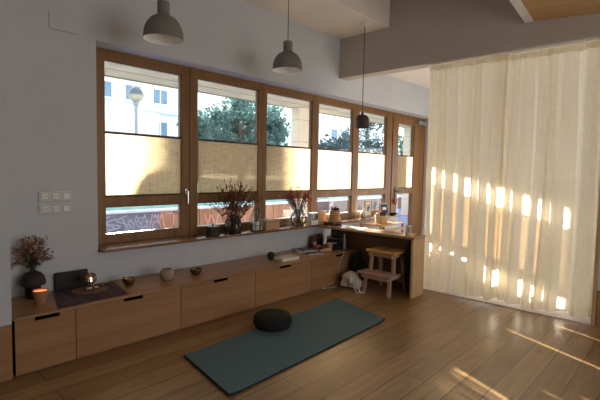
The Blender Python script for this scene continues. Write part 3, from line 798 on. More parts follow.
for zz in (-.028, .0, .028):
    rr = math.sqrt(.047 ** 2 - zz ** 2)
    gb.tube([(hx + rr * math.cos(2 * PI * k / 20), hy + rr * math.sin(2 * PI * k / 20), tt + .079 + zz) for k in range(21)], .004, 6)
gb.build('globe', 'brass', t, True)
MB().lathe([(0, .036), (.018, .036), (.018, .052), (0, .052)], (hx, hy, tt), 18).build('tealight', 'candle', t)
MB().lathe([(0, .052), (.009, .060), (.010, .070), (.004, .086), (0, .094)], (hx, hy, tt), 12).build('flame', 'flame', t, True)
for px, py, r, lb in ((1.432, 3.770, .020, 'left pale pebble on the wood tray before the tealight'), (1.490, 3.772, .017, 'right pale pebble on the wood tray before the tealight'), (1.552, 3.818, .019, 'brown pebble at right end of the wood tray')):
    o = MB().ball((px, py, tt + r * .55), r, 3, (1.25, .9, .55)).build('pebble', 'pebble' if px < 1.53 else 'slice', smooth=80); tag(o, lb, 'pebble', 'pebbles on the wood tray')

# bowls, pot, ball
def bowl(x, y, r, h, mo, mi, lb, nm='singing_bowl'):
    o = MB().lathe([(0, 0), (r * .45, 0), (r * .62, h * .10), (r * .88, h * .42), (r, h * .85), (r * .985, h), (r * .93, h), (r * .90, h * .80)], (x, y, BT), 36).build(nm, mo, smooth=50)
    tag(o, lb, 'bowl')
    MB().lathe([(r * .90, h * .82), (r * .78, h * .45), (r * .5, h * .2), (0, h * .16)], (x, y, BT), 36).build('inside', mi, o, True)
bowl(1.79, 3.795, .056, .068, 'brass', 'brass_in', 'small bright brass bowl on bench right of the striped cloth')
bowl(2.467, 3.73, .061, .060, 'bowl_dark', 'brass', 'shallow dark bronze bowl on bench below the dried bouquet')
x, y = 2.139, 3.73
o = MB().lathe([(0, 0), (.040, 0), (.052, .012), (.066, .045), (.067, .070), (.058, .096), (.047, .105), (.049, .110), (.042, .110), (.040, .098), (.03, .07), (0, .06)], (x, y, BT), 36).build('stoneware_pot', 'stoneware', smooth=50)
tag(o, 'squat speckled stoneware pot on the bench between two bowls', 'pot')
MB().lathe([(0, .088), (.040, .088), (.040, .084), (0, .082)], (x, y, BT), 24).build('mouth_shade', 'dark', o)  # black disc painting the shade inside the pot mouth
b = MB().ball((3.554, 3.766, BT + .047), .048, 4)
for v in b.bm.verts:
    d = Vector(v.co) - Vector((3.554, 3.766, BT + .047)); v.co = Vector((3.554, 3.766, BT + .047)) + d * (1 + .035 * noise.noise(d * 120))
o = b.build('moss_ball', 'green_ball', smooth=80); tag(o, 'dark green moss ball on the bench beside the small book', 'ball')

# small pale book lying flat
rot = Matrix.Translation((3.690, 3.63, BT)) @ Matrix.Rotation(math.radians(-3), 4, 'Z')
t = thing('book', 'small pale book lying flat on bench right of the moss ball', 'book', (3.690, 3.63, BT))
MB().box(-.135, .135, -.075, .080, .004, .034, mat=rot).build('pages', 'paper', t)
m = MB(); m.box(-.138, .138, -.078, .083, 0, .004, mat=rot); m.box(-.138, .138, -.078, .083, .034, .038, mat=rot); m.box(-.138, .138, .080, .083, .004, .034, mat=rot)
m.build('cover', 'coverw', t)

# magazines
def mag(x, y, z, w, d, th, ang, mat, lb, g='magazines on the bench'):
    t = thing('magazine', lb, 'magazine', (x, y, z), g)
    rt = Matrix.Translation((x, y, z)) @ Matrix.Rotation(math.radians(ang), 4, 'Z')
    MB().box(-w / 2 + .003, w / 2 - .003, -d / 2 + .002, d / 2 - .002, .0015, th - .0015, mat=rt).build('pages', 'paper', t)
    m = MB(); m.box(-w / 2, w / 2, -d / 2, d / 2, 0, .0015, mat=rt); m.box(-w / 2, w / 2, -d / 2, d / 2, th - .0015, th, mat=rt); m.box(-w / 2, -w / 2 + .002, -d / 2, d / 2, 0, th, mat=rt)
    m.build('cover', mat, t)
mag(4.30, 3.88, BT, .30, .23, .014, -28, 'mag1', 'grey magazine at the left of the pile, lying flat on the bench')
mag(4.235, 3.655, BT, .21, .12, .012, -28, 'mag2', 'small dark magazine at the front of the pile on the bench')
mag(4.345, 3.85, BT + .0155, .25, .19, .012, -20, 'mag2', 'dark glossy magazine on top of the grey magazine')

# things under the desk end
b = MB().ball((4.50, 3.83, BT + .034), .06, 3, (1.2, .85, .55))
o = b.build('red_pouch', 'red', smooth=80); tag(o, 'small red pouch on the bench behind the curved straw-coloured bundle', 'pouch')
MB().tube([(4.44, 3.80, BT + .055), (4.48, 3.785, BT + .066), (4.53, 3.79, BT + .062)], .004, 6).build('zip', 'silver_ink', o)
ps = [(4.355, 3.655, BT + .022), (4.39, 3.63, BT + .030), (4.43, 3.615, BT + .032), (4.47, 3.612, BT + .030), (4.50, 3.62, BT + .022)]
o = MB().tube(ps, [.012, .021, .026, .024, .012], 14).build('straw_bundle', 'straw', smooth=60); tag(o, 'short curved straw-coloured bundle on bench before the red pouch', 'bundle')
MB().tube([(4.428, 3.615, BT + .006), (4.428, 3.589, BT + .03), (4.43, 3.615, BT + .060), (4.432, 3.642, BT + .03), (4.428, 3.615, BT + .006)], .003, 6).build('tie', 'stem', o)
o = MB().lathe([(0, 0), (.030, 0), (.041, .098), (.043, .104), (.040, .104), (.03, .02), (0, .015)], (4.555, 3.665, BT), 28).build('paper_cup', 'tan', smooth=40)
tag(o, 'tan paper cup on the bench in front of the black printer', 'cup')
MB().lathe([(.039, .101), (.0445, .103), (.0445, .107), (.039, .107), (.039, .101)], (4.555, 3.665, BT), 28).build('rim', 'straw', o, True)
t = thing('printer', 'small black printer on the bench under the desk end', 'printer', (4.70, 3.68, BT))
def pp(a, b, c, d, e, f): return box(a, b, c, d, e, f, .004)
rt = Matrix.Translation((4.705, 3.70, BT)) @ Matrix.Rotation(math.radians(-52), 4, 'Z')
MB().box(-.105, .105, -.075, .075, .004, .150, .006, mat=rt).build('body', 'appliance', t)
MB().box(-.110, .110, -.080, .080, .150, .168, .005, mat=rt).build('lid', 'mag2', t)
MB().box(-.045, .030, -.0775, -.0745, .088, .100, mat=rt).build('front_lettering', 'silver_ink', t)
MB().box(-.085, .085, -.0765, -.0745, .028, .052, mat=rt).build('paper_slot', 'black', t)
t = MB().lathe([(0, 0), (.021, 0), (.023, .006), (.023, .13), (.014, .158), (.009, .165), (0, .165)], (4.855, 3.640, BT), 22).build('spray_bottle', 'bottle', smooth=35)
tag(t, 'slim milky plastic bottle on the bench right of the printer', 'bottle')
MB().lathe([(.010, .165), (.011, .19), (.008, .205), (0, .206)], (4.855, 3.640, BT), 16).build('cap', 'white', t, True)
o = MB().box(4.80, 4.92, 3.72, 3.93, BT, BT + .075, .003).build('carton', 'brownbox'); tag(o, 'brown carton at the right end of the bench under the desk', 'box')
MB().box(4.798, 4.922, 3.81, 3.84, BT + .0745, BT + .0765).build('tape', 'tan', o)
o = MB().box(4.81, 4.92, 3.74, 3.92, BT + .076, BT + .150, .003).build('carton', 'greybox'); tag(o, 'grey-brown carton stacked on top of the brown carton', 'box')
MB().box(4.808, 4.922, 3.738, 3.922, BT + .132, BT + .152).build('lid', 'mag2', o)
# pair of dark picture cards and a white card at the wall end
for k, (x0, hh, mt, lb) in enumerate(((4.52, .17, 'red', 'red patterned gift bag at the wall end of the bench'), (4.645, .185, 'brownbox', 'dark brown gift bag at the wall end of the bench, under the desk corner'))):
    t = thing('gift_bag', lb, 'bag', (x0 + .05, 3.98, BT), 'gift bags in the bench corner')
    MB().prism([(x0, 0), (x0 + .105, 0), (x0 + .10, hh), (x0 + .005, hh)], lambda x, z: (x, 3.945, BT + z), lambda x, z: (x, 4.02 - .2 * z, BT + z)).build('body', 'brownbox', t)
    MB().box(x0 + .012, x0 + .085, 3.9425, 3.9445, BT + .02, BT + .085).build('printed_label', 'greybox' if k else 'coverw', t)
    MB().tube([(x0 + .03, 3.955, BT + hh - .02), (x0 + .035, 3.955, BT + hh + .035), (x0 + .07, 3.955, BT + hh + .035), (x0 + .075, 3.955, BT + hh - .02)], .003, 6).build('carry_handle', mt, t)
# white cable down the cabinet front
ps = [(4.640, 3.60, BT + .006), (4.625, 3.50, BT + .006), (4.618, 3.468, BT + .004), (4.605, 3.462, .40), (4.57, 3.480, .33), (4.535, 3.482, .22), (4.515, 3.48, .09), (4.47, 3.455, .012), (4.36, 3.43, .006), (4.22, 3.47, .006)]
out = []
for i in range(len(ps) - 1):
    p0, p1, p2, p3 = [Vector(ps[max(0, min(len(ps) - 1, i + q))]) for q in (-1, 0, 1, 2)]
    for s in range(6):
        u = s / 6; out.append(.5 * ((2 * p1) + (p2 - p0) * u + (2 * p0 - 5 * p1 + 4 * p2 - p3) * u * u + (3 * p1 - p0 - 3 * p2 + p3) * u ** 3))
out.append(Vector(ps[-1]))
o = MB().tube(out, .0042, 8).build('power_cable', 'cable', smooth=True); tag(o, 'thin white cable dangling down the right end bench cabinet', 'cable')
MB().box(4.195, 4.235, 3.462, 3.480, .001, .016, .003).build('plug', 'cable', o)

# ------------------------------------------------------------------ on the window sill
SZ = .750
x, y = 2.90, 4.045
o = box(x - .062, x + .062, y - .05, y + .05, SZ, SZ + .098, .006).build('incense_box', 'clay_dark'); tag(o, 'small dark square box with knob on the sill left of bouquet', 'box')
MB().box(x - .066, x + .066, y - .054, y + .054, SZ + .098, SZ + .112, .003).build('lid', 'darkwood', o)
MB().lathe([(0, .112), (.008, .112), (.006, .12), (.012, .128), (.008, .138), (0, .139)], (x, y, SZ), 14).build('knob', 'wire', o, True)
# big bouquet
x, y = 3.20, 4.055
prof = [(0, 0), (.082, 0), (.092, .008), (.104, .05), (.106, .095), (.092, .145), (.066, .185), (.060, .205), (.066, .222)]
o = MB().lathe(prof, (x, y, SZ), 40).build('glass_vase', 'brown_glass', smooth=60); tag(o, 'brown ribbed glass vase on the sill holding the rust bouquet', 'vase')
rb = MB()
for k in range(14):
    for s in (1, -1):
        rb.tube([(x + (r_ + .001) * math.cos(2 * PI * k / 14 + s * z_ * 2.2), y + (r_ + .001) * math.sin(2 * PI * k / 14 + s * z_ * 2.2), SZ + z_) for r_, z_ in prof[1:]], .0035, 5)
rb.build('net_pattern', 'clay_dark', o, True)
t = thing('dried_bouquet', 'wide rust red and olive dried bouquet in the brown vase', 'dried flowers', (x, y, SZ + .02))
st, rd, ol, pa = MB(), MB(), MB(), MB()
def tipclamp(v): v.y = min(v.y, 4.225); return v
for k in range(74):
    a = R(0, PI) if k % 2 else R(PI, 2 * PI); spread = R(.04, .42); h = R(.32, .56) * (1 - .60 * (spread / .42) ** 2) + .02
    tp = tipclamp(Vector((x + spread * math.cos(a), y - .03 + spread * .42 * math.sin(a), SZ + .18 + h * .82)))
    ps = [tipclamp(p) for p in stem_pts((x + R(-.03, .03), y + R(-.03, .03), SZ + .02), tp, n=8)]
    st.tube(ps, .0022, 5)
    red = random.random() < .60
    for p, dprev in zip(ps[4:], ps[3:]):
        d = (p - dprev).normalized()
        for q in range(5):
            dd = d * .8 + Vector((R(-1, 1), R(-.8, .5), R(-.6, 1))) * .8
            (rd if red else ol).leaf(tipclamp(p + Vector((R(-.012, .012), R(-.012, .006), R(-.02, .02)))), dd, R(.022, .042) if red else R(.022, .040), R(.003, .006))
for k in range(9):                                               # drooping pale seed heads, lower left
    tp = Vector((x - R(.08, .22), y - R(.0, .06), SZ + R(.09, .24))); p0 = Vector((x - .03, y - .02, SZ + .20)); mid = Vector((x - .12, y - .03, SZ + .30))
    ps = [p0 * (1 - s) ** 2 + mid * 2 * s * (1 - s) + tp * s * s for s in [i / 7 for i in range(8)]]
    st.tube(ps, .0016, 5)
    for p in ps[3:]:
        for q in range(3): pa.leaf(p, (R(-1, 1), R(-1, .3), R(-1, .5)), R(.012, .022), .004)
st.build('stems', 'stem', t); rd.build('rust_leaves', 'leaf_red', t); ol.build('olive_leaves', 'leaf_olive', t); pa.build('seed_heads', 'leaf_cream', t)
# lantern
x, y = 3.565, 4.06
t = thing('glass_lantern', 'tapered glass lantern with wire ribs and white candle on the sill', 'lantern', (x, y, SZ))
lp = [(.062, .004), (.078, .02), (.086, .075), (.082, .12), (.060, .20), (.038, .262), (.040, .270)]
MB().lathe([(0, .004)] + lp, (x, y, SZ), 36).build('glass_body', 'jar_glass', t, 60)
wr = MB()
for k in range(8):
    a = 2 * PI * k / 8; wr.tube([(x + (r_ + .002) * math.cos(a), y + (r_ + .002) * math.sin(a), SZ + z_) for r_, z_ in lp], .0028, 6)
for r_, z_ in ((.064, .004), (.088, .075), (.041, .268)):
    wr.tube([(x + r_ * math.cos(2 * PI * k / 28), y + r_ * math.sin(2 * PI * k / 28), SZ + z_) for k in range(29)], .0032, 6)
wr.tube([(x - .040, y, SZ + .268), (x - .034, y, SZ + .292), (x, y, SZ + .302), (x + .034, y, SZ + .292), (x + .040, y, SZ + .268)], .0028, 6)
wr.build('wire_frame', 'wire', t, True)
MB().lathe([(0, .008), (.040, .008), (.040, .10), (.036, .106), (0, .103)], (x, y, SZ), 26).build('candle', 'candle', t, 35)
MB().tube([(x, y, SZ + .103), (x + .002, y, SZ + .116)], .0015, 5).build('wick', 'ink', t)
# wooden box
o = box(3.675, 3.905, 3.985, 4.12, SZ, SZ + .098, .004).build('wooden_box', 'boxwood'); tag(o, 'honey wood box with lid on the sill right of the lantern', 'box')
box(3.670, 3.910, 3.980, 4.125, SZ + .101, SZ + .132, .004).build('lid', 'boxwood', o)
box(3.676, 3.904, 3.983, 4.119, SZ + .097, SZ + .102).build('shadow_gap', 'darkwood', o)
# second vase with twigs
x, y = 4.385, 4.10
prof = [(0, 0), (.062, 0), (.075, .006), (.108, .06), (.113, .105), (.096, .155), (.060, .190), (.052, .205), (.060, .220)]
o = MB().lathe(prof, (x, y, SZ), 40).build('glass_vase', 'jar_glass', smooth=60); tag(o, 'round clear glass vase with net pattern holding red berry twigs', 'vase')
rb = MB()
for k in range(12):
    for s in (1, -1):
        rb.tube([(x + (r_ + .001) * math.cos(2 * PI * k / 12 + s * z_ * 3.2), y + (r_ + .001) * math.sin(2 * PI * k / 12 + s * z_ * 3.2), SZ + z_) for r_, z_ in prof[1:]], .0036, 5)
rb.build('net_pattern', 'clay_dark', o, True)
t = thing('berry_twigs', 'red berry twigs fanning out of the clear glass vase', 'dried flowers', (x, y, SZ + .02))
st, bb, lf_ = MB(), MB(), MB()
for k in range(30):
    side = R(-1, 1); hh = R(.42, .58) - .10 * abs(side)
    tp = tipclamp(Vector((x + side * .27, y + R(-.09, .09), SZ + hh)))
    ps = [tipclamp(p) for p in stem_pts((x + R(-.03, .03), y + R(-.03, .03), SZ + .02), tp, n=8)]
    st.tube(ps, .0028, 5)
    for p in ps[5:]:
        for q in range(6):
            c = tipclamp(p + Vector((R(-.035, .035), R(-.03, .03), R(-.035, .035))))
            if q < 3: bb.ball(c, R(.005, .009), 1)
            else: lf_.leaf(c, (R(-1, 1), R(-1, 1), R(-.5, 1)), R(.014, .026), .004)
ps = [(x - .05, y, SZ + .2), (x - .13, y - .02, SZ + .42), (x - .235, y - .02, SZ + .62)]
st.tube(ps, [.003, .003, .0015], 5)
for s in (-1, 1):
    for k in range(4): st.tube([(x + s * .02, y, SZ + .16), (x + s * R(.07, .10), y + R(-.03, .03), SZ + .30), (x + s * R(.15, .22), y + R(-.04, .04), SZ + R(.38, .46))], .005, 6)
st.build('stems', 'stem', t); bb.build('berries', 'leaf_berry', t); lf_.build('leaves', 'leaf_berry', t)
# yellow candle, letter box, tan box
o = MB().lathe([(0, 0), (.024, 0), (.024, .062), (.020, .066), (0, .064)], (4.61, 4.21, SZ), 22).build('pillar_candle', 'yellow', smooth=35); tag(o, 'yellow pillar candle on sill between glass vase and lettered box', 'candle')
MB().tube([(4.61, 4.21, SZ + .063), (4.611, 4.21, SZ + .075)], .0015, 5).build('wick', 'ink', o)
t = thing('letter_box', 'white box with dark letters on the sill beside the tan box', 'box', (4.61, 4.02, SZ))
box(4.535, 4.685, 3.985, 4.065, SZ, SZ + .172, .003).build('case', 'signwhite', t)
lt = MB(); yy = 3.9835; sx = .026; z0 = SZ + .075; hh = .076; tk = .013
def seg(a, b): lt.box(min(a[0], b[0]) - tk / 2, max(a[0], b[0]) + tk / 2, yy, yy + .002, min(a[1], b[1]) - tk / 2, max(a[1], b[1]) + tk / 2)
X = 4.557
seg((X, z0), (X, z0 + hh)); seg((X, z0), (X + sx, z0)); X += .042
seg((X, z0), (X, z0 + hh)); seg((X, z0), (X + sx, z0)); seg((X + sx, z0), (X + sx, z0 + hh)); X += .042
seg((X, z0), (X, z0 + hh)); seg((X + sx, z0), (X + sx, z0 + hh))
lt.prism([(X - tk / 2, z0 + hh), (X + tk / 2, z0 + hh), (X + sx + tk / 2, z0), (X + sx - tk / 2, z0)], lambda a, b: (a, yy, b), lambda a, b: (a, yy + .002, b))
lt.build('lettering', 'ink', t)
o = box(4.70, 4.865, 3.99, 4.10, SZ, SZ + .165, .004).build('tan_box', 'tan'); tag(o, 'plain tan box on the sill between lettered box and wicker pot', 'box')
box(4.698, 4.867, 3.988, 4.102, SZ + .125, SZ + .128).build('lid_joint', 'brownbox', o)
# dark stand with the wicker pot at the desk end
sx_, sy_ = 4.865, 3.86
t = thing('wooden_stand', 'low dark wooden stand on the desk end by the sill', 'stand', (sx_, sy_, DZ))
box(sx_ - .11, sx_ + .11, sy_ - .085, sy_ + .085, DZ + .022, DZ + .048, .004).build('board', 'darkwood', t)
for a in (-1, 1):
    box(sx_ + a * .09 - .015, sx_ + a * .09 + .015, sy_ - .08, sy_ + .08, DZ, DZ + .022, .003).build('foot', 'darkwood', t)
pz = DZ + .048; px, py = sx_ + .03, sy_
t = thing('wicker_pot', 'ringed wicker pot with dark cones on the dark stand', 'pot', (px, py, pz))
pr = [(0, 0), (.090, 0)]
for k in range(6):
    zz = .004 + k * .026; rr = .098 - k * .0040; pr += [(rr - .006, zz), (rr, zz + .006), (rr, zz + .019), (rr - .006, zz + .0245)]
pr += [(.066, .160), (.062, .11), (0, .11)]
MB().lathe(pr, (px, py, pz), 36).build('body', 'basket', t, 50)
cn = MB()
for k in range(9):
    a = 2 * PI * k / 9; rr = .042 if k < 8 else 0
    cn.ball((px + .008 + rr * math.cos(a), py + rr * math.sin(a), pz + .172 + (.016 if k == 8 else R(-.004, .008))), .027, 2, (1, 1, .85))
o = cn.build('cones', 'cone', t, True)
tg = MB().tube([(px - .045, py - .01, pz + .13), (px - .062, py - .02, pz + .21), (px - .058, py - .02, pz + .245), (px - .045, py - .02, pz + .25), (px - .036, py - .02, pz + .225), (px - .040, py - .012, pz + .13)], .005, 6).build('scissor_handle', 'bottle', t, True)

# mug at the near end of the desk
mx, my = 4.863, 2.655
o = MB().lathe([(0, 0), (.034, 0), (.037, .004), (.038, .108), (.0385, .112), (.034, .112), (.033, .012), (0, .010)], (mx, my, DZ), 30).build('mug', 'white', smooth=40)
tag(o, 'white mug on the near end of the desk', 'mug')
pnl = MB(); n = 10
for i in range(n):
    for zz in (0,):
        a0, a1 = PI * 1.12 + .10 * i, PI * 1.12 + .10 * (i + 1)
        pnl.quad((mx + .0388 * math.cos(a0), my + .0388 * math.sin(a0), DZ + .015), (mx + .0388 * math.cos(a1), my + .0388 * math.sin(a1), DZ + .015), (mx + .0390 * math.cos(a1), my + .0390 * math.sin(a1), DZ + .095), (mx + .0390 * math.cos(a0), my + .0390 * math.sin(a0), DZ + .095))
pnl.build('brown_motif', 'tan', o, True)
MB().tube([(mx + .036, my + .01, DZ + .085), (mx + .060, my + .018, DZ + .085), (mx + .066, my + .020, DZ + .06), (mx + .058, my + .018, DZ + .03), (mx + .036, my + .01, DZ + .028)], .005, 8).build('handle', 'white', o, True)
# papers on the desk
o = MB().box(-.105, .105, -.148, .148, 0, .0025, mat=Matrix.Translation((4.80, 3.42, DZ + .0005)) @ Matrix.Rotation(.25, 4, 'Z')).build('paper_sheets', 'paper'); tag(o, 'white paper sheets lying on the desk', 'paper')

# ------------------------------------------------------------------ beyond the desk
t = thing('slatted_trolley', 'pale slatted wooden side table behind the desk by the door', 'side table', (6.05, 3.72, 0))
tx0, tx1, ty0, ty1 = 5.62, 6.32, 3.52, 3.92
box(tx0, tx1, ty0, ty1, .685, .705, .003).build('table_top', 'boxwood', t)
for a in (tx0 + .02, tx1 - .02):
    for b in (ty0 + .02, ty1 - .02): box(a - .018, a + .018, b - .018, b + .018, 0, .685, .002).build('leg', 'boxwood', t)
for k in range(3): box(tx0 + .02, tx1 - .02, ty0 + .005, ty0 + .02, .585 - k * .14, .635 - k * .14, .002).build('slat', 'boxwood', t)
box(tx0 + .02, tx1 - .02, ty0 + .02, ty1 - .02, .20, .215).build('lower_shelf', 'boxwood', t)
bx, by = 5.90, 3.70
bz = .705
t = thing('wicker_basket', 'cream basket filled with dark things on the slatted side table', 'basket', (bx, by, bz))
MB().lathe([(0, 0), (.105, 0), (.115, .05), (.120, .12), (.114, .12), (.10, .02), (0, .02)], (bx, by, bz), 36, 1.0, .8).build('body', 'straw', t, 40)
MB().lathe([(.119, .115), (.125, .12), (.119, .128), (.113, .122), (.119, .115)], (bx, by, bz), 36, 1.0, .8).build('rim', 'coverw', t, True)
cn = MB()
for k in range(12): cn.ball((bx + R(-.06, .06), by + R(-.04, .04), bz + .12 + R(0, .03)), R(.03, .045), 2)
cn.build('filling', 'cone', t, True)
# things on the sill of the fifth window
fx = 6.20
t = thing('picture_frame', 'wooden picture frame with white mat on the sill by the door', 'picture frame', (fx, 4.17, SZ))
fr = MB(); fr.box(fx - .105, fx - .080, 4.15, 4.175, SZ, SZ + .28, .002); fr.box(fx + .080, fx + .105, 4.15, 4.175, SZ, SZ + .28, .002); fr.box(fx - .080, fx + .080, 4.15, 4.175, SZ, SZ + .03, .002); fr.box(fx - .080, fx + .080, 4.15, 4.175, SZ + .255, SZ + .28, .002)
fr.build('frame', 'boxwood', t)
box(fx - .081, fx + .081, 4.158, 4.170, SZ + .029, SZ + .256).build('mat_board', 'signwhite', t)
dm = MB(); dm.box(fx - .045, fx + .045, 4.155, 4.158, SZ + .09, SZ + .21)
dm.build('picture', 'band', t)
dm = MB(); dm.box(fx - .028, fx - .006, 4.153, 4.156, SZ + .11, SZ + .17); dm.box(fx + .006, fx + .03, 4.153, 4.156, SZ + .13, SZ + .195); dm.box(fx - .02, fx + .02, 4.153, 4.156, SZ + .150, SZ + .165)
dm.build('dark_motif', 'ink', t)
fx = 6.74
t = thing('picture_frame', 'small dark picture frame on the sill next to the door post', 'picture frame', (fx, 4.12, SZ))
rt = Matrix.Translation((fx, 4.16, SZ)) @ Matrix.Rotation(math.radians(-12), 4, 'X')
MB().box(-.13, .13, -.012, .008, 0, .22, .003, mat=rt).build('frame', 'post', t)
MB().box(-.105, .105, -.014, -.010, .03, .19, mat=rt).build('picture', 'clay_dark', t)
MB().box(-.06, .06, -.0155, -.0135, .09, .14, mat=rt).build('pale_motif', 'cap', t)
o = MB().lathe([(0, 0), (.03, 0), (.05, .03), (.053, .06), (.042, .10), (.022, .12), (.025, .14), (.019, .14), (.019, .08), (0, .07)], (6.06, 4.15, SZ), 28).build('white_vase', 'white', smooth=40); tag(o, 'round white vase on the sill left of the wooden picture frame', 'vase')
MB().lathe([(.024, .137), (.027, .14), (.024, .143), (.021, .14), (.024, .137)], (6.06, 4.15, SZ), 24).build('lip', 'cap', o, True)
for k, (px_, mt, hh, lb) in enumerate(((6.455, 'terra', .14, 'slim terracotta bottle on sill right of the wooden picture frame'), (6.535, 'red', .11, 'short red bottle on the sill before the dark frame'), (6.405, 'candle', .075, 'tiny cream jar on the sill beside the terracotta bottle'))):
    o = MB().lathe([(0, 0), (.026, 0), (.028, hh * .6), (.012, hh * .78), (.011, hh), (0, hh)], (px_, 4.10, SZ), 20).build('small_bottle', mt, smooth=35); tag(o, lb, 'bottle', 'little bottles on the sill')
    MB().lathe([(0, hh), (.013, hh), (.013, hh + .018), (0, hh + .018)], (px_, 4.10, SZ), 16).build('stopper', 'darkwood', o, True)
o = MB().lathe([(0, 0), (.04, 0), (.07, .03), (.08, .045), (.073, .045), (.04, .014), (0, .011)], (6.80, 4.02, SZ), 28).build('dish', 'clay_dark', smooth=40); tag(o, 'shallow dark dish on the sill before the small dark frame', 'dish')
MB().lathe([(0, .014), (.045, .024), (.06, .033), (.03, .042), (0, .046)], (6.80, 4.02, SZ), 22).build('dried_filling', 'stem', o, True)
# fire extinguisher by the end of the wall
t = thing('fire_extinguisher', 'red fire extinguisher standing between the door and the curtain', 'fire extinguisher', (8.20, 3.93, 0))
ex, ey = 8.20, 3.93
MB().lathe([(0, .0), (.075, 0), (.08, .01), (.08, .50), (.06, .56), (.025, .585), (.025, .61), (0, .61)], (ex, ey, .0), 28).build('tank', 'red', t, 40)
MB().box(ex - .02, ex + .02, ey - .09, ey + .03, .61, .645, .004).build('valve', 'black', t)
MB().tube([(ex + .02, ey - .02, .63), (ex + .09, ey - .05, .58), (ex + .095, ey - .06, .30), (ex + .09, ey - .06, .15)], .010, 8).build('hose', 'black', t, True)

# ------------------------------------------------------------------ outdoors
struct(box(-20, 60, 4.40, 70, -.25, -.13), 'ground', 'paving', 'paving outside the windows, sky blue put into its colour', 'ground')
w = MB(); w.box(-6, 30, 4.40, 8.70, 3.32, 3.9)
for k in range(3): pass
struct(w, 'ceiling_porch', 'stone', 'beige stone porch ceiling seen at the top of the windows', 'porch ceiling')
w = MB(); w.box(-6, 30, 8.05, 8.065, 3.314, 3.322); w.box(-6, 30, 8.66, 8.71, 3.30, 3.9)
struct(w, 'trim_6', 'joint', 'dark joint lines in the porch ceiling', 'trim')
def pillar(x0, x1, lb):
    t = thing('stone_pillar', lb, 'pillar', ((x0 + x1) / 2, 8.54, -.13), 'stone pillars of the porch')
    z = -.13; hs = [.62, .62, .62, .62, .62, .345]
    k = 0
    m = MB(); j = MB()
    for h_ in hs:
        m.box(x0, x1, 8.38, 8.70, z + .006, z + h_ - .006); j.box(x0 + .01, x1 - .01, 8.39, 8.69, z + h_ - .006, z + h_ + .006); z += h_
    m.build('stone_blocks', 'stone2', t); j.build('mortar_joints', 'joint', t)
pillar(8.92, 9.62, 'beige stone porch pillar outside the third window')
pillar(15.3, 16.0, 'beige stone porch pillar outside the glazed door')
struct(box(1.64, 6.98, 4.36, 4.62, .70, .80, .004), 'trim_7', 'cap', 'pale outer window ledge in the sun', 'ledge')
# low garden wall with graffiti
t = thing('garden_wall', 'low graffitied garden wall with pale coping outside the windows', 'garden wall', (10, 10.3, -.13))
box(-6, 5.7, 10.3, 10.5, -.13, .40).build('grey_section', 'wallgrey', t)
bd = MB(); x = 5.7
while x < 10.4:
    bd.box(x + .01, x + .40, 10.3, 10.5, -.13, .40); x += .41
bd.build('board_section', 'boards', t)
box(x, 40, 10.3, 10.5, -.13, .40).build('brick_section', 'walldark', t)
box(-6, 40, 10.27, 10.53, .40, .455).build('coping', 'cap', t)
def scribble(x0, n, mat, seed, z0=-.02, h=.36):
    rn = random.Random(seed); m = MB(); x = x0
    for k in range(n):
        kind = rn.choice('oSTVM'); w_ = rn.uniform(.28, .5); P_ = []
        if kind == 'o': P_ = [(x + w_ / 2 + w_ / 2 * math.cos(a), z0 + h / 2 + h / 2 * math.sin(a)) for a in [q * .45 for q in range(15)]]
        elif kind == 'S': P_ = [(x + w_ / 2 + w_ / 2 * math.sin(q * .75), z0 + h * q / 9) for q in range(10)]
        elif kind == 'T': P_ = [(x, z0 + h), (x + w_, z0 + h * .95), (x + w_ * .5, z0 + h * .96), (x + w_ * .45, z0)]
        elif kind == 'V': P_ = [(x, z0 + h), (x + w_ * .3, z0), (x + w_ * .6, z0 + h * .9), (x + w_, z0 + h * .2)]
        else: P_ = [(x, z0), (x + w_ * .2, z0 + h), (x + w_ * .5, z0 + h * .3), (x + w_ * .8, z0 + h), (x + w_, z0)]
        for (a, b), (c_, d_) in zip(P_, P_[1:]):
            dx, dz = c_ - a, d_ - b; L = math.hypot(dx, dz) or 1; nx_, nz_ = -dz / L * .014, dx / L * .014
            m.prism([(a + nx_, b + nz_), (c_ + nx_, d_ + nz_), (c_ - nx_, d_ - nz_), (a - nx_, b - nz_)], lambda p, q: (p, 10.294, q), lambda p, q: (p, 10.299, q))
        x += w_ * 1.15
    return m
scribble(4.1, 4, 'spray_white', 3).build('graffiti', 'spray_white', t)
scribble(4.3, 3, 'spray_white', 8, .02, .25).build('graffiti', 'spray_white', t)
scribble(5.5, 3, 'spray_pink', 5).build('graffiti', 'spray_pink', t)
scribble(7.1, 4, 'spray_pink', 12, -.05, .3).build('graffiti', 'spray_pink', t)
m = MB(); m.prism([(10.56, -.13), (10.56, .38), (13, .70), (70, .70), (70, -.13)], lambda y, z: (-20, y, z), lambda y, z: (60, y, z))
o = tag(m.build('grass_bank', 'turf'), 'teal green grass bank rising behind the garden wall', 'grass', None, 'stuff')
# street lamp
t = thing('street_lamp', 'street lamp with smoked globe outside the leftmost window', 'street lamp', (6.90, 14.0, .702))
lx, ly, lz = 6.90, 14.0, 3.97
MB().lathe([(0, .25), (.11, .23), (.20, .15), (.25, 0), (.25, -.02)], (lx, ly, lz), 32).build('upper_globe', 'globe', t, True)
MB().lathe([(.25, -.02), (.22, -.13), (.15, -.20), (.09, -.24), (0, -.24)], (lx, ly, lz), 32).build('lower_globe', 'globe_low', t, True)
MB().lathe([(.252, -.035), (.262, -.02), (.252, -.005), (.245, -.02), (.252, -.035)], (lx, ly, lz), 32).build('band', 'post', t, True)
MB().lathe([(0, -.40), (.06, -.40), (.085, -.33), (.09, -.24), (0, -.23)], (lx, ly, lz), 20).build('collar', 'post', t, True)
MB().tube([(lx, ly, .702), (lx, ly, lz - .38)], .05, 14).build('post', 'post', t, True)

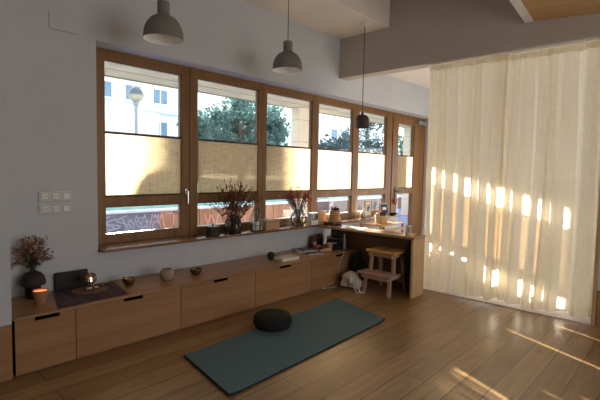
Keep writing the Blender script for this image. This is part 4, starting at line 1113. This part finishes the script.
# pale apartment building far behind
t = thing('apartment_building', 'pale apartment building with blue windows across the street', 'building', (18, 48, .8))
BX0, BX1 = 6, 29.5
MB().box(BX0, BX1, 45, 55, .701, 10.9).box(21.95, 23.7, 45.2, 46.2, 10.9, 14.5).build('wall', 'facade', t)  # block on the roof is added, unseen, to shade the middle blinds
for zz in (4.1, 7.65): box(BX0 - .05, BX1 + .05, 44.85, 45, zz, zz + .22).build('cornice', 'band', t)
for r_, zz in enumerate((1.6, 5.15, 8.7)):
    for k in range(7):
        xx = 8.3 + 3.15 * k
        f = MB(); ww, hh = 1.9, 1.75
        f.box(xx, xx + ww, 44.9, 45.02, zz, zz + .12); f.box(xx, xx + ww, 44.9, 45.02, zz + hh - .12, zz + hh)
        for a in (0, ww / 2 - .06, ww - .12): f.box(xx + a, xx + a + .12, 44.9, 45.02, zz + .12, zz + hh - .12)
        f.box(xx - .12, xx + ww + .12, 44.82, 45.0, zz - .12, zz)
        fo = f.build('window', 'ext_frame', t)
        box(xx + .1, xx + ww - .1, 44.96, 45.0, zz + .1, zz + hh - .1).build('pane', 'ext_glass', fo)
t = thing('low_building', 'plain white low building behind the street lamp', 'building', (14.4, 31, .7))
box(12.2, 16.6, 30, 33, .701, 5.75).build('wall', 'facade2', t)
box(12.1, 16.7, 29.9, 33.1, 5.75, 5.9).build('roof_edge', 'facade2', t)
t = thing('apartment_building', 'distant pale block seen through the fourth window', 'building', (52, 40, 1))
box(46, 59, 38, 48, .701, 8.6).build('wall', 'facade', t)
for r_, zz in enumerate((3.0, 5.9)):
    for k in range(5):
        xx = 46.8 + 2.7 * k
        f = MB(); f.box(xx, xx + 1.5, 37.9, 38.02, zz, zz + .12); f.box(xx, xx + 1.5, 37.9, 38.02, zz + 1.6, zz + 1.72); f.box(xx, xx + .12, 37.9, 38.02, zz, zz + 1.7); f.box(xx + 1.4, xx + 1.52, 37.9, 38.02, zz, zz + 1.7)
        fo = f.build('window', 'ext_frame', t); box(xx + .1, xx + 1.42, 37.95, 38.0, zz + .1, zz + 1.62).build('pane', 'ext_glass', fo)

# trees
def tree(x, y, z0, h, rx, rz, n, mat, lb, seed, ls=.30, gap=0.0, sparse=None):
    rn = random.Random(seed)
    t = thing('tree', lb, 'tree', (x, y, z0), 'trees outside the windows')
    tr = MB(); top = Vector((x, y, z0 + h))
    tr.tube([(x, y, z0), (x + .1, y, z0 + h * .35), (x - .1, y, z0 + h * .7), (x, y, z0 + h * .95)], [.26, .2, .13, .04], 9)
    cz = z0 + h - rz
    for k in range(16):
        a = rn.uniform(0, 6.28); e = rn.uniform(.1, 1.0); q = rn.uniform(.6, .95)
        p0 = Vector((x, y, z0 + h * rn.uniform(.2, .6)))
        p1 = Vector((x + rx * q * math.cos(a) * .9, y + rx * q * math.sin(a) * .6, cz + rz * (e - .35)))
        mid = (p0 + p1) / 2 + Vector((0, 0, .3)); tr.tube([p0, mid, p1], [.09, .055, .02], 6)
    tr.build('trunk', 'bark', t, True)
    f = MB(); cl = []
    for k in range(60):
        while True:
            p = Vector((rn.uniform(-1, 1), rn.uniform(-1, 1), rn.uniform(-1, 1)))
            if .25 < p.length < 1: break
        cl.append((Vector((x + p.x * rx, y + p.y * rx * .7, cz + p.z * rz)), rn.uniform(.5, 1.0)))
    for k in range(n):
        c_, s_ = rn.choice(cl)
        p = c_ + Vector((rn.gauss(0, .38), rn.gauss(0, .3), rn.gauss(0, .34))) * s_ * rx * .33
        if p.z < z0 + .6: p.z = z0 + .6 + rn.random()
        if sparse and sparse(p, rn): continue
        d_ = Vector((rn.uniform(-1, 1), rn.uniform(-1, 1), rn.uniform(-1, .5))).normalized()
        a_ = d_.cross(Vector((rn.uniform(-1, 1), rn.uniform(-1, 1), rn.uniform(-1, 1)))).normalized()
        l_ = ls * rn.uniform(.6, 1.2); w_ = l_ * .28
        f.quad(p, p + d_ * l_ * .5 + a_ * w_, p + d_ * l_, p + d_ * l_ * .5 - a_ * w_)
    f.build('foliage', mat, t)
tree(21.2, 26, .70, 6.6, 4.1, 3.3, 9000, 'tree1', 'broad leafy tree outside the second window', 21, .36, sparse=lambda p, rn: (p.x < 18.6 and rn.random() < .45) or (p.z > 5.6 and rn.random() < .35))
tree(28.0, 34, .70, 8.2, 5.0, 4.0, 8000, 'tree1', 'dark leafy tree outside the third window, left of the pillar', 22, .44)
tree(15.1, 23, .70, 4.9, 1.2, 2.6, 1600, 'tree1', 'slim dark tree at the lower right corner of the first window view', 23, .32)
tree(24.3, 19, .70, 3.4, 2.4, 1.7, 3000, 'tree2', 'low tree with haze blue in its leaf colour outside the fourth window', 24, .30)
tree(30.2, 20.5, .70, 5.4, 3.4, 2.8, 3200, 'tree2', 'thin-leaved branching tree outside the fifth window', 25, .30)
tree(25.5, 14.5, .70, 3.4, 1.3, 1.7, 1600, 'tree1', 'small dark tree outside the glazed door', 26, .26)

# ------------------------------------------------------------------ light
sd = Vector((0.47, 1.0, 0.281)).normalized()
L = bpy.data.lights.new('sun', 'SUN'); L.energy = 32; L.angle = math.radians(0.6); L.color = (1.0, 0.93, 0.80)
so = bpy.data.objects.new('sun', L); COL.objects.link(so); so.rotation_euler = (-sd).to_track_quat('-Z', 'Y').to_euler(); so.location = (20, 40, 12)
def portal(name, loc, sx, sy, rot):  # guides sky sampling at the added wall openings
    l = bpy.data.lights.new(name, 'AREA'); l.shape = 'RECTANGLE'; l.size = sx; l.size_y = sy; l.cycles.is_portal = True
    o = bpy.data.objects.new(name, l); COL.objects.link(o); o.location = loc; o.rotation_euler = rot
portal('far_opening_portal', (8.72, 2.6, 1.18), 1.8, 2.0, (0, PI / 2, 0))
portal('side_opening_portal', (7.02, -3.1, 1.62), 3.15, 2.95, (PI / 2, 0, 0))
portal('front_opening_portal', (2.9, -3.1, 1.6), 3.8, 2.6, (PI / 2, 0, 0))

W = bpy.data.worlds.new('sky'); sc.world = W; W.use_nodes = True
nt = W.node_tree; bg = nt.nodes['Background']
tc = N(nt, 'ShaderNodeTexCoord'); sp = N(nt, 'ShaderNodeSeparateXYZ'); nt.links.new(tc.outputs['Generated'], sp.inputs[0])
rp = ramp(nt, [(0.0, (0.60, 0.56, 0.50)), (0.5, (1.0, 0.98, 0.94)), (0.62, (0.92, 0.95, 0.98)), (1.0, (0.60, 0.74, 0.95))])
ma = N(nt, 'ShaderNodeMath', operation='MULTIPLY_ADD'); ma.inputs[1].default_value = .5; ma.inputs[2].default_value = .5
nt.links.new(sp.outputs[2], ma.inputs[0]); nt.links.new(ma.outputs[0], rp.inputs[0]); nt.links.new(rp.outputs[0], bg.inputs['Color'])
bg.inputs['Strength'].default_value = 2.3

# ------------------------------------------------------------------ camera
cam = bpy.data.cameras.new('camera'); co = bpy.data.objects.new('camera', cam); COL.objects.link(co)
f = 430.0
VR = Vector((701 - 300, -(179.5 - 200), -f)).normalized(); VL = Vector((-159 - 300, -(163 - 200), -f)).normalized()
Z = VR.cross(VL).normalized()
if Z.y < 0: Z = -Z
Y = Z.cross(VR)
Rm = Matrix((VR, Y, Z))           # rows: world axes in camera space
m4 = Rm.to_4x4(); m4.translation = Vector((0, 0, 1.5))
co.matrix_world = m4
cam.sensor_width = 36; cam.lens = f / 600 * 36; cam.clip_end = 300; cam.clip_start = .05
sc.camera = co

vs = sc.view_settings
sc.display_settings.display_device = 'sRGB'
vs.view_transform = 'Standard'; vs.look = 'None'; vs.exposure = 0.42; vs.gamma = 1.0; vs.use_curve_mapping = False
sc.cycles.max_bounces = 10; sc.cycles.diffuse_bounces = 5; sc.cycles.transparent_max_bounces = 24
sc.cycles.caustics_reflective = False; sc.cycles.caustics_refractive = False
sc.cycles.sample_clamp_indirect = 6.0
